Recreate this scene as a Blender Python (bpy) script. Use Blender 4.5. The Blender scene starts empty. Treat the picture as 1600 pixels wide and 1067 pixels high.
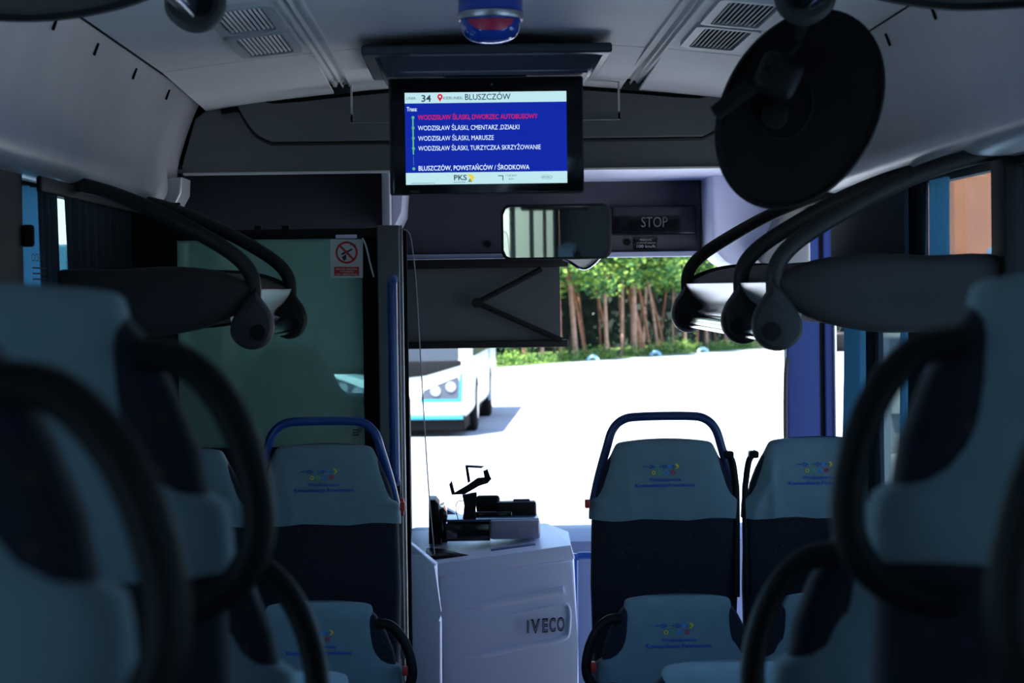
import bpy, bmesh, math, random
from mathutils import Vector, Matrix
from mathutils.geometry import tessellate_polygon
R = random.Random(7)
SC = bpy.context.scene
COL = SC.collection
pi = math.pi

# ------------------------------------------------------------------ camera
E = 2.2                      # eye height over the low floor
F = 4000.0                   # focal length in pixels of the 1600 wide frame
roll = math.radians(0.8)
vy = Vector(((735 - 800) / F, (533.5 - 448) / F, -1)).normalized()      # world +Y seen by the camera
vz = Vector((-math.sin(roll), math.cos(roll), 0)); vz = (vz - vy * vz.dot(vy)).normalized()
vx = vy.cross(vz)
ROT = Matrix((vx, vy, vz))   # rows: world axes in camera coordinates = world_from_camera
cam_d = bpy.data.cameras.new('camera'); cam = bpy.data.objects.new('camera', cam_d); COL.objects.link(cam)
cam.matrix_world = Matrix.Translation((0, 0, E)) @ ROT.to_4x4()
cam_d.sensor_width = 36; cam_d.lens = F / 1600 * 36; cam_d.clip_start = 0.05; cam_d.clip_end = 500
cam_d.dof.use_dof = True; cam_d.dof.focus_distance = 8.6; cam_d.dof.aperture_fstop = 8.5
SC.camera = cam

# ------------------------------------------------------------------ sky, sun, exposure
W = bpy.data.worlds.new('sky'); SC.world = W; W.use_nodes = True
nt = W.node_tree; bgn = nt.nodes['Background']
sky = nt.nodes.new('ShaderNodeTexSky'); sky.sky_type = 'NISHITA'; sky.sun_disc = False
sky.sun_elevation = math.radians(55); sky.sun_rotation = math.radians(-150)
sky.air_density = 1.0; sky.dust_density = 0.4; sky.ozone_density = 3.0
nt.links.new(sky.outputs[0], bgn.inputs[0]); bgn.inputs[1].default_value = 0.40
sl = bpy.data.lights.new('sun', 'SUN'); sl.energy = 13.0; sl.angle = math.radians(0.6); sl.color = (1, 0.97, 0.94)
so = bpy.data.objects.new('sun', sl); COL.objects.link(so)
sd = Vector((0.22, 0.5, -1.1)).normalized()
so.rotation_euler = sd.to_track_quat('-Z', 'Y').to_euler()
SC.view_settings.view_transform = 'Standard'; SC.view_settings.look = 'None'
SC.view_settings.gamma = 1; SC.view_settings.use_curve_mapping = False
SC.view_settings.exposure = 0.92
SC.cycles.use_denoising = True
SC.cycles.max_bounces = 12; SC.cycles.diffuse_bounces = 6; SC.cycles.transparent_max_bounces = 24
SC.cycles.sample_clamp_indirect = 8

# ------------------------------------------------------------------ helpers
def P(px, py, d):
    """world point seen at pixel (px,py) on the transverse plane y=d"""
    v = ROT @ Vector(((px - 800) / F, (533.5 - py) / F, -1))
    k = d / v.y
    return Vector((v.x * k, d, E + v.z * k))
def PZ(px, py, z):
    v = ROT @ Vector(((px - 800) / F, (533.5 - py) / F, -1))
    k = (z - E) / v.z
    return Vector((v.x * k, v.y * k, z))

MATS = {}
def mat(name, col, rough=0.6, metal=0.0, bump=0.0, bscale=200, var=0.0, vscale=8, spec=0.5, trans=0, emit=None, coat=0, sheen=0):
    if name in MATS: return MATS[name]
    m = bpy.data.materials.new(name); m.use_nodes = True; MATS[name] = m
    n = m.node_tree.nodes; l = m.node_tree.links; b = n['Principled BSDF']
    b.inputs['Base Color'].default_value = (*col, 1)
    b.inputs['Roughness'].default_value = rough; b.inputs['Metallic'].default_value = metal
    b.inputs['Specular IOR Level'].default_value = spec
    b.inputs['Coat Weight'].default_value = coat
    b.inputs['Sheen Weight'].default_value = sheen
    tc = n.new('ShaderNodeTexCoord')
    if var:
        t = n.new('ShaderNodeTexNoise'); t.inputs['Scale'].default_value = vscale; t.inputs['Detail'].default_value = 5
        l.new(tc.outputs['Object'], t.inputs['Vector'])
        r = n.new('ShaderNodeValToRGB'); l.new(t.outputs[0], r.inputs[0])
        r.color_ramp.elements[0].position = 0.3; r.color_ramp.elements[1].position = 0.7
        r.color_ramp.elements[0].color = (*[c * (1 - var) for c in col], 1)
        r.color_ramp.elements[1].color = (*[min(1, c * (1 + var)) for c in col], 1)
        l.new(r.outputs[0], b.inputs['Base Color'])
    if bump:
        t = n.new('ShaderNodeTexNoise'); t.inputs['Scale'].default_value = bscale; t.inputs['Detail'].default_value = 3
        l.new(tc.outputs['Object'], t.inputs['Vector'])
        bu = n.new('ShaderNodeBump'); bu.inputs['Strength'].default_value = bump; bu.inputs['Distance'].default_value = 0.002
        l.new(t.outputs[0], bu.inputs['Height']); l.new(bu.outputs[0], b.inputs['Normal'])
    if emit:
        b.inputs['Emission Color'].default_value = (*emit[0], 1); b.inputs['Emission Strength'].default_value = emit[1]
    return m
def glass(name, tint, gloss=0.06):
    m = bpy.data.materials.new(name); m.use_nodes = True; MATS[name] = m
    n = m.node_tree.nodes; l = m.node_tree.links; n.remove(n['Principled BSDF'])
    t = n.new('ShaderNodeBsdfTransparent'); t.inputs[0].default_value = (*tint, 1)
    g = n.new('ShaderNodeBsdfGlossy'); g.inputs['Roughness'].default_value = 0.02
    fr = n.new('ShaderNodeFresnel'); fr.inputs[0].default_value = 1.35
    mx = n.new('ShaderNodeMixShader')
    ge = n.new('ShaderNodeNewGeometry'); inv = n.new('ShaderNodeMath'); inv.operation = 'SUBTRACT'; inv.inputs[0].default_value = 1
    l.new(ge.outputs['Backfacing'], inv.inputs[1]); mu = n.new('ShaderNodeMath'); mu.operation = 'MULTIPLY'
    l.new(fr.outputs[0], mu.inputs[0]); l.new(inv.outputs[0], mu.inputs[1]); l.new(mu.outputs[0], mx.inputs[0]); l.new(t.outputs[0], mx.inputs[1]); l.new(g.outputs[0], mx.inputs[2])
    l.new(mx.outputs[0], n['Material Output'].inputs[0]); return m
def translucent(name, col, amount=0.4, bump=0):
    m = mat(name, col, 0.9, bump=bump)
    n = m.node_tree.nodes; l = m.node_tree.links
    t = n.new('ShaderNodeBsdfTranslucent'); t.inputs[0].default_value = (*col, 1)
    mx = n.new('ShaderNodeMixShader'); mx.inputs[0].default_value = amount
    l.new(n['Principled BSDF'].outputs[0], mx.inputs[1]); l.new(t.outputs[0], mx.inputs[2])
    l.new(mx.outputs[0], n['Material Output'].inputs[0]); return m

M_cover = mat('pale_blue_cover_cloth', (0.165, 0.235, 0.27), 0.9, bump=0.25, bscale=350, var=0.06, vscale=20, sheen=0.1)
M_navy = mat('navy_seat_cloth', (0.006, 0.006, 0.02), 0.9, bump=0.4, bscale=500, sheen=0.1)
# woven dots of orange and blue in the navy cloth
def dots(m):
    n = m.node_tree.nodes; l = m.node_tree.links; b = n['Principled BSDF']
    tc = n.new('ShaderNodeTexCoord'); v = n.new('ShaderNodeTexVoronoi'); v.inputs['Scale'].default_value = 38
    l.new(tc.outputs['Object'], v.inputs['Vector'])
    lt = n.new('ShaderNodeMath'); lt.operation = 'LESS_THAN'; lt.inputs[1].default_value = 0.16
    l.new(v.outputs['Distance'], lt.inputs[0])
    sp = n.new('ShaderNodeSeparateColor'); l.new(v.outputs['Color'], sp.inputs[0])
    r = n.new('ShaderNodeValToRGB'); r.color_ramp.interpolation = 'CONSTANT'
    r.color_ramp.elements[0].color = (0.008, 0.01, 0.05, 1); r.color_ramp.elements[1].position = 0.8
    r.color_ramp.elements[1].color = (0.05, 0.02, 0.015, 1); l.new(sp.outputs[0], r.inputs[0])
    mx = n.new('ShaderNodeMix'); mx.data_type = 'RGBA'; l.new(lt.outputs[0], mx.inputs[0])
    mx.inputs[6].default_value = (0.005, 0.0055, 0.018, 1); l.new(r.outputs[0], mx.inputs[7]); l.new(mx.outputs[2], b.inputs['Base Color'])
dots(M_navy)
M_bolster = mat('dark_blue_bolster_cloth', (0.02, 0.025, 0.09), 0.85, bump=0.3, bscale=500)
M_black = mat('black_plastic', (0.005, 0.005, 0.006), 0.5, spec=.2)
M_blackm = mat('matt_black_rubber', (0.006, 0.006, 0.007), 0.85, spec=.15)
M_blackg = mat('gloss_black_plastic', (0.006, 0.006, 0.008), 0.12)
M_dgrey = mat('dark_grey_plastic', (0.020, 0.020, 0.022), 0.65, spec=.25, bump=0.1, bscale=900)
M_mgrey = mat('mid_grey_plastic', (0.12, 0.125, 0.13), 0.5, bump=0.1, bscale=900)
M_lgrey = mat('light_grey_liner', (0.74, 0.73, 0.71), 0.55, bump=0.12, bscale=600, var=0.03, vscale=3)
M_cove = mat('silver_grey_cove_laminate', (0.50, 0.49, 0.50), 0.30, metal=.35, bump=0.15, bscale=700, var=0.06, vscale=5)
M_bulk = mat('grey_overhead_moulding', (0.145, 0.16, 0.165), 0.55, bump=0.1, bscale=700)
M_header = mat('dark_violet_grey_panel', (0.045, 0.043, 0.06), 0.55, bump=0.1, bscale=700)
M_white = mat('white_console_plastic', (0.78, 0.80, 1.0), 0.4, bump=0.08, bscale=800)  # white plastic, blue of the sky light put into its colour
M_chrome = mat('chrome', (0.75, 0.76, 0.78), 0.12, 1.0)
M_alu = mat('satin_aluminium', (0.5, 0.5, 0.52), 0.35, 0.9)
M_bluerail = mat('blue_painted_rail', (0.006, 0.05, 0.24), 0.3, coat=0.3)
M_navyrail = mat('dark_blue_painted_rail', (0.015, 0.035, 0.12), 0.35, coat=0.2)
M_bluepanel = mat('violet_blue_panel', (0.016, 0.030, 0.11), 0.7, spec=.2)
M_floor = mat('speckled_grey_floor', (0.12, 0.13, 0.15), 0.6, var=0.3, vscale=120)
M_red = mat('red_plastic', (0.5, 0.02, 0.02), 0.4)
M_curt = translucent('teal_curtain_cloth', (0.11, 0.30, 0.41), 0.45, bump=0.1)
M_curtd = mat('dark_navy_curtain_cloth', (0.02, 0.03, 0.045), 0.95)
M_blind = translucent('grey_roller_blind_mesh', (0.045, 0.055, 0.06), 0.10, bump=0.1)
M_blind2 = translucent('sage_sun_blind_fabric', (0.34, 0.40, 0.37), 0.35, bump=0.1)
M_gwind = glass('clear_windscreen_glass', (0.95, 0.97, 0.96))
M_gside = glass('tinted_side_glass', (0.55, 0.66, 0.72))
M_gpart = glass('green_tinted_partition_glass', (0.42, 0.62, 0.60))
def veil(m, col, f):
    n = m.node_tree.nodes; l = m.node_tree.links; out = n['Material Output']; src = out.inputs[0].links[0].from_socket
    d = n.new('ShaderNodeBsdfTranslucent'); d.inputs[0].default_value = (*col, 1); d2 = n.new('ShaderNodeBsdfDiffuse'); d2.inputs[0].default_value = (*col, 1)
    a = n.new('ShaderNodeMixShader'); l.new(d.outputs[0], a.inputs[1]); l.new(d2.outputs[0], a.inputs[2])
    b = n.new('ShaderNodeMixShader'); b.inputs[0].default_value = f; l.new(src, b.inputs[1]); l.new(a.outputs[0], b.inputs[2]); l.new(b.outputs[0], out.inputs[0])
veil(M_gpart, (.34, .47, .43), .38)
M_grear = glass('dark_tinted_rear_glass', (0.34, 0.42, 0.46))  # unseen rear side panes, tint darkened to dim the near seats
M_acryl = glass('clear_acrylic', (0.88, 0.89, 0.90))
M_mirror = mat('mirror_face', (0.8, 0.82, 0.82), 0.03, 1.0)

def link(name, me, m, parent=None, smooth=False):
    o = bpy.data.objects.new(name, me); COL.objects.link(o)
    for mm in (m if isinstance(m, (list, tuple)) else [m]):
        if mm: me.materials.append(mm)
    if smooth:
        for p in me.polygons: p.use_smooth = True
        try: me.set_sharp_from_angle(angle=math.radians(40))
        except Exception: pass
    if parent: o.parent = parent
    return o
def bobj(name, bm, m, parent=None, smooth=True):
    bmesh.ops.recalc_face_normals(bm, faces=bm.faces[:])
    me = bpy.data.meshes.new(name); bm.to_mesh(me); bm.free()
    return link(name, me, m, parent, smooth)
def tag(o, label, cat, group=None, kind=None):
    o['label'] = label
    if cat: o['category'] = cat
    if group: o['group'] = group
    if kind: o['kind'] = kind
    return o
def empty(name, loc, label, cat, group=None):
    o = bpy.data.objects.new(name, None); COL.objects.link(o); o.location = loc; o.empty_display_size = 0.05
    o.matrix_world = Matrix.Translation(loc)
    return tag(o, label, cat, group)
def struct(o, label=None):
    o['kind'] = 'structure'
    if label: o['label'] = label
    return o
def new(): return bmesh.new()
def box(bm, c, s, bev=0, rot=None):
    r = bmesh.ops.create_cube(bm, size=1.0)
    vs = r['verts']
    mtx = Matrix.Translation(c) @ (rot.to_4x4() if rot else Matrix.Identity(4)) @ Matrix.Diagonal((*s, 1))
    bmesh.ops.transform(bm, matrix=mtx, verts=vs)
    if bev:
        es = list({e for v in vs for e in v.link_edges})
        bmesh.ops.bevel(bm, geom=es, offset=bev, segments=3, profile=0.5, affect='EDGES', clamp_overlap=True)
    return bm
def span(bm, a, b, bev=0):
    a = Vector(a); b = Vector(b); return box(bm, (a + b) / 2, [abs(b[i] - a[i]) for i in range(3)], bev)
def smoothpath(pts, n=6, closed=False):
    pts = [Vector(p) for p in pts]; out = []
    N = len(pts)
    rng = range(N if closed else N - 1)
    for i in rng:
        p0 = pts[(i - 1) % N] if (closed or i > 0) else pts[i]
        p1 = pts[i]; p2 = pts[(i + 1) % N]
        p3 = pts[(i + 2) % N] if (closed or i + 2 < N) else p2
        for k in range(n):
            t = k / n
            out.append(0.5 * ((2 * p1) + (-p0 + p2) * t + (2 * p0 - 5 * p1 + 4 * p2 - p3) * t * t + (-p0 + 3 * p1 - 3 * p2 + p3) * t ** 3))
    if not closed: out.append(pts[-1])
    return out
def tube(bm, pts, r, seg=12, closed=False, rr=None, squash=None):
    pts = [Vector(p) for p in pts]; N = len(pts); rings = []; up = None
    for i, p in enumerate(pts):
        a = pts[(i - 1) % N] if closed or i > 0 else p
        b = pts[(i + 1) % N] if closed or i < N - 1 else p
        t = (b - a).normalized()
        if up is None:
            up = Vector((0, 1, 0)) if abs(t.y) < 0.9 else Vector((0, 0, 1))
        up = (up - t * up.dot(t)).normalized(); s = t.cross(up)
        q = rr(i / (N - 1)) if rr else r
        ku = squash if squash else 1
        rings.append([bm.verts.new(p + up * (q * ku * math.cos(2 * pi * k / seg)) + s * (q * math.sin(2 * pi * k / seg))) for k in range(seg)])
    for i in range(N if closed else N - 1):
        A = rings[i]; B = rings[(i + 1) % N]
        for k in range(seg): bm.faces.new((A[k], A[(k + 1) % seg], B[(k + 1) % seg], B[k]))
    if not closed: bm.faces.new(rings[0][::-1]); bm.faces.new(rings[-1])
    return bm
def rings_loft(bm, rings, cap=True, closed=True):
    rv = [[bm.verts.new(p) for p in r] for r in rings]
    n = len(rv[0])
    for A, B in zip(rv, rv[1:]):
        for k in range(n if closed else n - 1): bm.faces.new((A[k], A[(k + 1) % n], B[(k + 1) % n], B[k]))
    if cap: bm.faces.new(rv[0][::-1]); bm.faces.new(rv[-1])
    return bm
def prism(bm, poly, d0, d1, axis='y', bev=0):
    """poly of (a,b) pairs extruded along axis; y: (x,z); x: (y,z); z: (x,y)"""
    def v(a, b, t):
        return {'y': (a, t, b), 'x': (t, a, b), 'z': (a, b, t)}[axis]
    A = [bm.verts.new(v(a, b, d0)) for a, b in poly]; B = [bm.verts.new(v(a, b, d1)) for a, b in poly]
    n = len(poly); fs = []
    fs.append(bm.faces.new(A)); fs.append(bm.faces.new(B[::-1]))
    for k in range(n): bm.faces.new((A[k], B[k], B[(k + 1) % n], A[(k + 1) % n]))
    if bev:
        es = [e for f in fs for e in f.edges]
        bmesh.ops.bevel(bm, geom=list(set(es)), offset=bev, segments=3, profile=0.5, affect='EDGES', clamp_overlap=True)
    return bm
def lathe(bm, prof, seg=32, mtx=None):
    rings = []
    for r, z in prof:
        rings.append([Vector((max(r, 1e-4) * math.cos(2 * pi * k / seg), max(r, 1e-4) * math.sin(2 * pi * k / seg), z)) for k in range(seg)])
    if mtx: rings = [[mtx @ p for p in r] for r in rings]
    return rings_loft(bm, rings)
def rrect(x0, x1, z0, z1, r, n=5):
    out = []
    for cx, cz, a in ((x1 - r, z1 - r, 0), (x0 + r, z1 - r, 90), (x0 + r, z0 + r, 180), (x1 - r, z0 + r, 270)):
        for k in range(n + 1):
            t = math.radians(a + 90 * k / n); out.append((cx + r * math.cos(t), cz + r * math.sin(t)))
    return out
def frame(bm, outer, inner, y0, y1):
    """ring between two polys with the same count, in x-z, thick y0..y1"""
    n = len(outer); V = {}
    for nm, pl in (('o', outer), ('i', inner)):
        for y in (y0, y1): V[nm, y] = [bm.verts.new((a, y, b)) for a, b in pl]
    for k in range(n):
        j = (k + 1) % n
        bm.faces.new((V['o', y0][k], V['o', y0][j], V['i', y0][j], V['i', y0][k]))
        bm.faces.new((V['o', y1][j], V['o', y1][k], V['i', y1][k], V['i', y1][j]))
        bm.faces.new((V['o', y0][j], V['o', y0][k], V['o', y1][k], V['o', y1][j]))
        bm.faces.new((V['i', y0][k], V['i', y0][j], V['i', y1][j], V['i', y1][k]))
    return bm
def lerp_table(tb, s):
    if s <= tb[0][0]: return tb[0][1]
    for (a, x), (b, y) in zip(tb, tb[1:]):
        if s <= b: return x + (y - x) * (s - a) / (b - a)
    return tb[-1][1]
_fc = {}
def text_geo(s, bold=0.0):
    """list of verts (x,y) and faces of a line of writing with cap height 1"""
    key = (s, bold)
    if key in _fc: return _fc[key]
    cu = bpy.data.curves.new('t', 'FONT'); cu.body = s; cu.size = 1; cu.offset = bold; cu.resolution_u = 3
    ob = bpy.data.objects.new('t', cu); me = bpy.data.meshes.new_from_object(ob)
    vs = [(v.co.x, v.co.y) for v in me.vertices]; fs = [tuple(p.vertices) for p in me.polygons]
    bpy.data.objects.remove(ob); bpy.data.curves.remove(cu); bpy.data.meshes.remove(me)
    x0 = min(v[0] for v in vs); w = max(v[0] for v in vs) - x0
    _fc[key] = ([(v[0] - x0, v[1] / 0.69) for v in vs], fs, w); return _fc[key]
def write(bm, s, x0, x1, base, cap, fn, bold=0.0, mi=0, ang=0):
    """fn maps (a,b) on the surface to a world vector"""
    vs, fs, w = text_geo(s, bold)
    k = (x1 - x0) / w
    V = [bm.verts.new(fn(x0 + v[0] * k, base + v[1] * cap + v[0] * k * ang)) for v in vs]
    for f in fs:
        try: bm.faces.new([V[i] for i in f]).material_index = mi
        except ValueError: pass
def ring2d(bm, cx, cz, r, w, fn, mi=0, n=14):
    A = [bm.verts.new(fn(cx + r * math.cos(2 * pi * k / n), cz + r * math.sin(2 * pi * k / n))) for k in range(n)]
    B = [bm.verts.new(fn(cx + (r - w) * math.cos(2 * pi * k / n), cz + (r - w) * math.sin(2 * pi * k / n))) for k in range(n)]
    for k in range(n): bm.faces.new((A[k], A[(k + 1) % n], B[(k + 1) % n], B[k])).material_index = mi
def poly2d(bm, pts, fn, mi=0):
    bm.faces.new([bm.verts.new(fn(a, b)) for a, b in pts]).material_index = mi
def rect2d(bm, x0, x1, z0, z1, fn, mi=0): poly2d(bm, ((x0, z0), (x1, z0), (x1, z1), (x0, z1)), fn, mi)
def finish_flat(name, bm, m, parent):
    me = bpy.data.meshes.new(name); bm.to_mesh(me); bm.free(); return link(name, me, m, parent)

CX = 0.067                   # centre line of the coach (the camera stands left of it)
WL, WR = CX - 1.2, CX + 1.2  # inner wall faces
YR, YF = -2.5, 10.35         # rear wall, windscreen
def mx(x): return 2 * CX - x # mirror across the centre line

# ================================================================== ROOM SHELL
# floors
bm = new(); span(bm, (WL - .05, 3.3, -0.08), (WR + .05, YF, 0.0)); struct(bobj('floor', bm, M_floor, smooth=False), 'low grey speckled coach floor towards the front')
bm = new(); span(bm, (WL - .05, YR, 0.9), (WR + .05, 2.45, 1.01)); span(bm, (WL - .05, 2.40, 0.0), (WR + .05, 2.45, 1.01)); struct(bobj('floor_rear', bm, M_floor, smooth=False), 'raised rear floor under the nearest seats')
bm = new(); span(bm, (WL - .05, 2.45, 0.66), (WR + .05, 3.35, 0.754)); span(bm, (WL - .05, 3.30, 0.0), (WR + .05, 3.35, 0.754)); struct(bobj('floor_step', bm, M_floor, smooth=False), 'middle step of the floor')
for sx, a, b, top, y0, y1, nm in ((1, CX + .26, WR, .112, 5.5, 7.55, 'low'), (-1, WL, CX - .26, .112, 5.5, 7.55, 'low'), (1, CX + .29, WR, .514, 7.6, 8.5, 'arch'), (-1, WL, CX - .29, .514, 7.6, 8.5, 'arch')):
    bm = new(); span(bm, (a, y0, 0), (b, y1, top), 0.01); struct(bobj('trim_podium', bm, M_floor, smooth=False), 'floor podium carrying the seats')

# ceiling: shallow arched liner with seams, from rear to the bulkhead
CE = [(-.93, .667), (-.80, .690), (-.62, .708), (-.45, .722), (-.25, .738), (0, .748)]
def ceil_z(x):
    t = abs(x - CX) / (.997)
    return E + .752 - .085 * t ** 1.6
def ceil_strip(x0, x1, y0, y1, drop0=0, drop1=0, n=8, th=.02):
    bm = new(); rings = []
    for y, dr in ((y0, drop0), (y1, drop1)):
        xs = [x0 + (x1 - x0) * k / n for k in range(n + 1)]
        rings.append([Vector((x, y, ceil_z(x) - dr)) for x in xs] + [Vector((x, y, ceil_z(x) - dr + th)) for x in xs[::-1]])
    return rings_loft(bm, rings)
ceil = struct(bobj('ceiling', ceil_strip(CX - 1.02, CX + 1.02, YR, 9.05, 0, 0, th=.03), M_lgrey), 'light grey arched ceiling liner')
# roof skin over it all
bm = new(); prism(bm, [(WL - .1, E + .3), (WL - .1, E + .7), (CX - .9, E + .95), (CX + .9, E + .95), (WR + .1, E + .7), (WR + .1, E + .3), (WR + .07, E + .3), (WR + .07, E + .68), (CX + .88, E + .9), (CX - .88, E + .9), (WL - .07, E + .68), (WL - .07, E + .3)], YR - .1, YF + .15)
struct(bobj('ceiling_roof_skin', bm, M_mgrey, smooth=False), 'roof skin over the liner')
# liner panels just under it, parted by open seams as in the photograph
RX = (.45 + CX, .49)
for k, (y0, y1, d0, d1) in enumerate(((YR, 4.9, .012, .012), (4.91, 7.72, .012, .012), (7.732, 9.0, .012, .04))):
    for x0, x1 in ((CX - .985, CX - .535), (CX - .47, CX + .47), (CX + .535, CX + .985)):
        o = bobj('panel', ceil_strip(x0, x1, y0, y1, d0, d1, th=.008), M_lgrey, ceil)
# two rails along the ceiling
for s, nm in ((-1, 'left'), (1, 'right')):
    bm = new(); xc = CX + s * .5025
    prof = [(-.032, .0), (-.032, -.016), (-.022, -.016), (-.018, -.006), (-.004, -.006), (0, -.02), (.004, -.006), (.018, -.006), (.022, -.016), (.032, -.016), (.032, 0)]
    prism(bm, [(xc + a, ceil_z(xc) + b - .004) for a, b in prof], YR, 8.98)
    struct(bobj('trim_1' if s < 0 else 'trim_2', bm, M_lgrey, smooth=False), f'ridged ceiling rail, {nm} of the aisle')
# coves
cp = [(-.93, .672), (-.955, .62), (-.985, .545), (-1.010, .465), (-1.022, .40), (-1.022, .35), (-1.030, .318), (-1.055, .298), (-1.10, .292), (-1.20, .292)]
for s in (-1, 1):
    for i, (y0, y1) in enumerate(((YR, 9.0),)):
        bm = new(); pts = smoothpath([Vector((a, 0, b)) for a, b in cp], 4)
        X = lambda x: x if s < 0 else mx(x)
        inner = [(X(p.x), E + p.z) for p in pts]; outer = [(X(p.x - .02 if k < 28 else p.x), E + p.z + (.004 if k < 28 else .02)) for k, p in enumerate(pts)]
        prism(bm, inner + outer[::-1], y0, y1)
        o = struct(bobj('wall_left_cove' if s < 0 else 'wall_right_cove', bm, M_cove), 'smooth silver grey curved cove over the windows')
    # bead between cove and ceiling
    bm = new(); tube(bm, [(X(-.928), YR, E + .664), (X(-.928), 8.99, E + .664)], .006, 8)
    struct(bobj('trim_3' if s < 0 else 'trim_4', bm, M_blackm), 'dark bead along the top of the cove')
    # small slots near the top of the cove
    for yy in (5.95, 6.6, 7.35, 8.15):
        bm = new(); box(bm, (X(-.951), yy, E + .622), (.006, .012, .034), 0.002, Matrix.Rotation(math.radians(20 if s < 0 else -20), 3, 'Y'))
        bobj('slot', bm, M_blackm, o)
    if s < 0:   # end moulding of the left cove at the bulkhead
        bm = new(); prism(bm, [(X(-1.04), E + .29), (X(-1.0), E + .29), (X(-.978), E + .33), (X(-.975), E + .385), (X(-1.04), E + .385)], 8.72, 9.0, bev=.008)
        bobj('end_moulding', bm, M_cove, o)
# side walls
ZB, ZT = E - .90, E + .29
def wall(side, x, posts, name):
    s = -1 if side == 'left' else 1
    xo = x + s * .07
    bm = new()
    span(bm, (x, YR, 0), (xo, YF if s < 0 else 8.5, ZB)); span(bm, (x, YR, ZT), (xo, YF, E + .35))
    w = struct(bobj(name, bm, M_mgrey, smooth=False), f'{side} side wall of the coach')
    for (a, b, m, dep) in posts:
        bm = new(); span(bm, (x - s * dep, a, ZB - .01), (xo - .002 * s, b, ZT + .01), .006); bobj('pillar', bm, m, w)
    return w
wl = wall('left', WL, [(YR, -1.6, M_dgrey, 0), (.1, .25, M_dgrey, 0), (1.9, 2.05, M_dgrey, 0), (3.7, 3.85, M_dgrey, 0), (5.55, 6.35, M_dgrey, .03), (7.75, 8.56, M_blackm, .0), (10.1, 10.35, M_dgrey, 0)], 'wall_left')
wr = wall('right', WR, [(YR, -1.6, M_dgrey, 0), (.1, .25, M_dgrey, 0), (1.9, 2.05, M_dgrey, 0), (3.7, 3.85, M_dgrey, 0), (6.0, 6.16, M_black, .01), (8.44, 8.50, M_dgrey, .005)], 'wall_right')
gi = 1
def window(x, s, y0, y1):
    global gi; M_g = M_grear if y1 < 4 else M_gside
    bm = new(); span(bm, (x + s * .035, y0, ZB), (x + s * .041, y1, ZT))
    g = struct(bobj(f'window_{gi}', bm, M_g, smooth=False), 'tinted side window pane'); gi += 1
    bm = new(); t = .02
    span(bm, (x + s * .02, y0, ZT - t), (x + s * .05, y1, ZT)); span(bm, (x + s * .02, y0, ZB), (x + s * .05, y1, ZB + t))
    bobj('window_frame', bm, M_black, g, smooth=False); return g
for a, b in ((-1.6, .1), (.25, 1.9), (2.05, 3.7), (3.85, 5.55), (6.35, 7.75), (8.56, 10.1)): window(WL, -1, a, b)
for a, b in ((-1.6, .1), (.25, 1.9), (2.05, 3.7), (3.85, 6.0), (6.16, 8.44)): window(WR, 1, a, b)
# unseen rear wall, kept windowless to dim the near seats
bm = new(); span(bm, (WL, YR - .06, 0), (WR, YR, E + .9)); struct(bobj('wall_back', bm, M_mgrey, smooth=False), 'rear wall behind the camera')

# front door leaf and blue pillar on the right
xl = P(1229, 600, 10.0).x; xm = P(1281, 600, 10.0).x; xn = P(1304, 600, 10.0).x
bm = new(); span(bm, (xl, 9.98, .0), (xm, 10.02, ZT + .02), .008); d1 = struct(bobj('door_1', bm, M_bluepanel), 'violet blue leaf of the open front door right of the windscreen')
bm = new(); tube(bm, smoothpath([P(1231, 560, 9.98), P(1228, 590, 9.94), P(1228, 690, 9.94), P(1233, 705, 9.98)], 4), .009); bobj('door_handle', bm, M_dgrey, d1)
bm = new(); span(bm, (xm, 9.99, .0), (xm + .015, 10.02, ZT + .02)); bobj('seal', bm, M_blackm, d1, smooth=False)
bm = new(); span(bm, (xm + .015, 9.96, .0), (xn, 10.03, ZT + .02), .008); bobj('door_frame', bm, M_bluepanel, d1)
bm = new(); tube(bm, [(xn - .004, 9.95, .0), (xn - .004, 9.95, E + .2)], .007); bobj('edge_strip', bm, M_alu, d1)
bm = new(); span(bm, (WR + .0, 10.1, 0), (WR + .07, YF, ZT + .02)); struct(bobj('trim_8', bm, M_black, smooth=False), 'black corner pillar of the windscreen')
bm = new(); span(bm, (WR + .0, 8.5, ZT - .03), (WR + .07, 10.1, ZT + .03)); struct(bobj('trim_9', bm, M_black, smooth=False), 'black door header')

# ---- front: dashboard ledge, windscreen, header
yW = YF - .03
bm = new(); zt_ = P(900, 400, 10.3).z
span(bm, (WL, yW, .9), (WR, yW + .006, zt_ + .3)); gw = struct(bobj(f'window_{gi}', bm, M_gwind, smooth=False), 'wide clear windscreen'); gi += 1
bm = new(); span(bm, (WL, yW - .02, E - 1.3), (WR, yW + .04, P(900, 826, 10.3).z)); bobj('window_frame', bm, M_black, gw, smooth=False)
bm = new(); span(bm, (WL, yW - .02, 0), (WR, yW + .05, E - 1.0)); struct(bobj('wall_front', bm, M_white, smooth=False), 'front wall below the windscreen')
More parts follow.
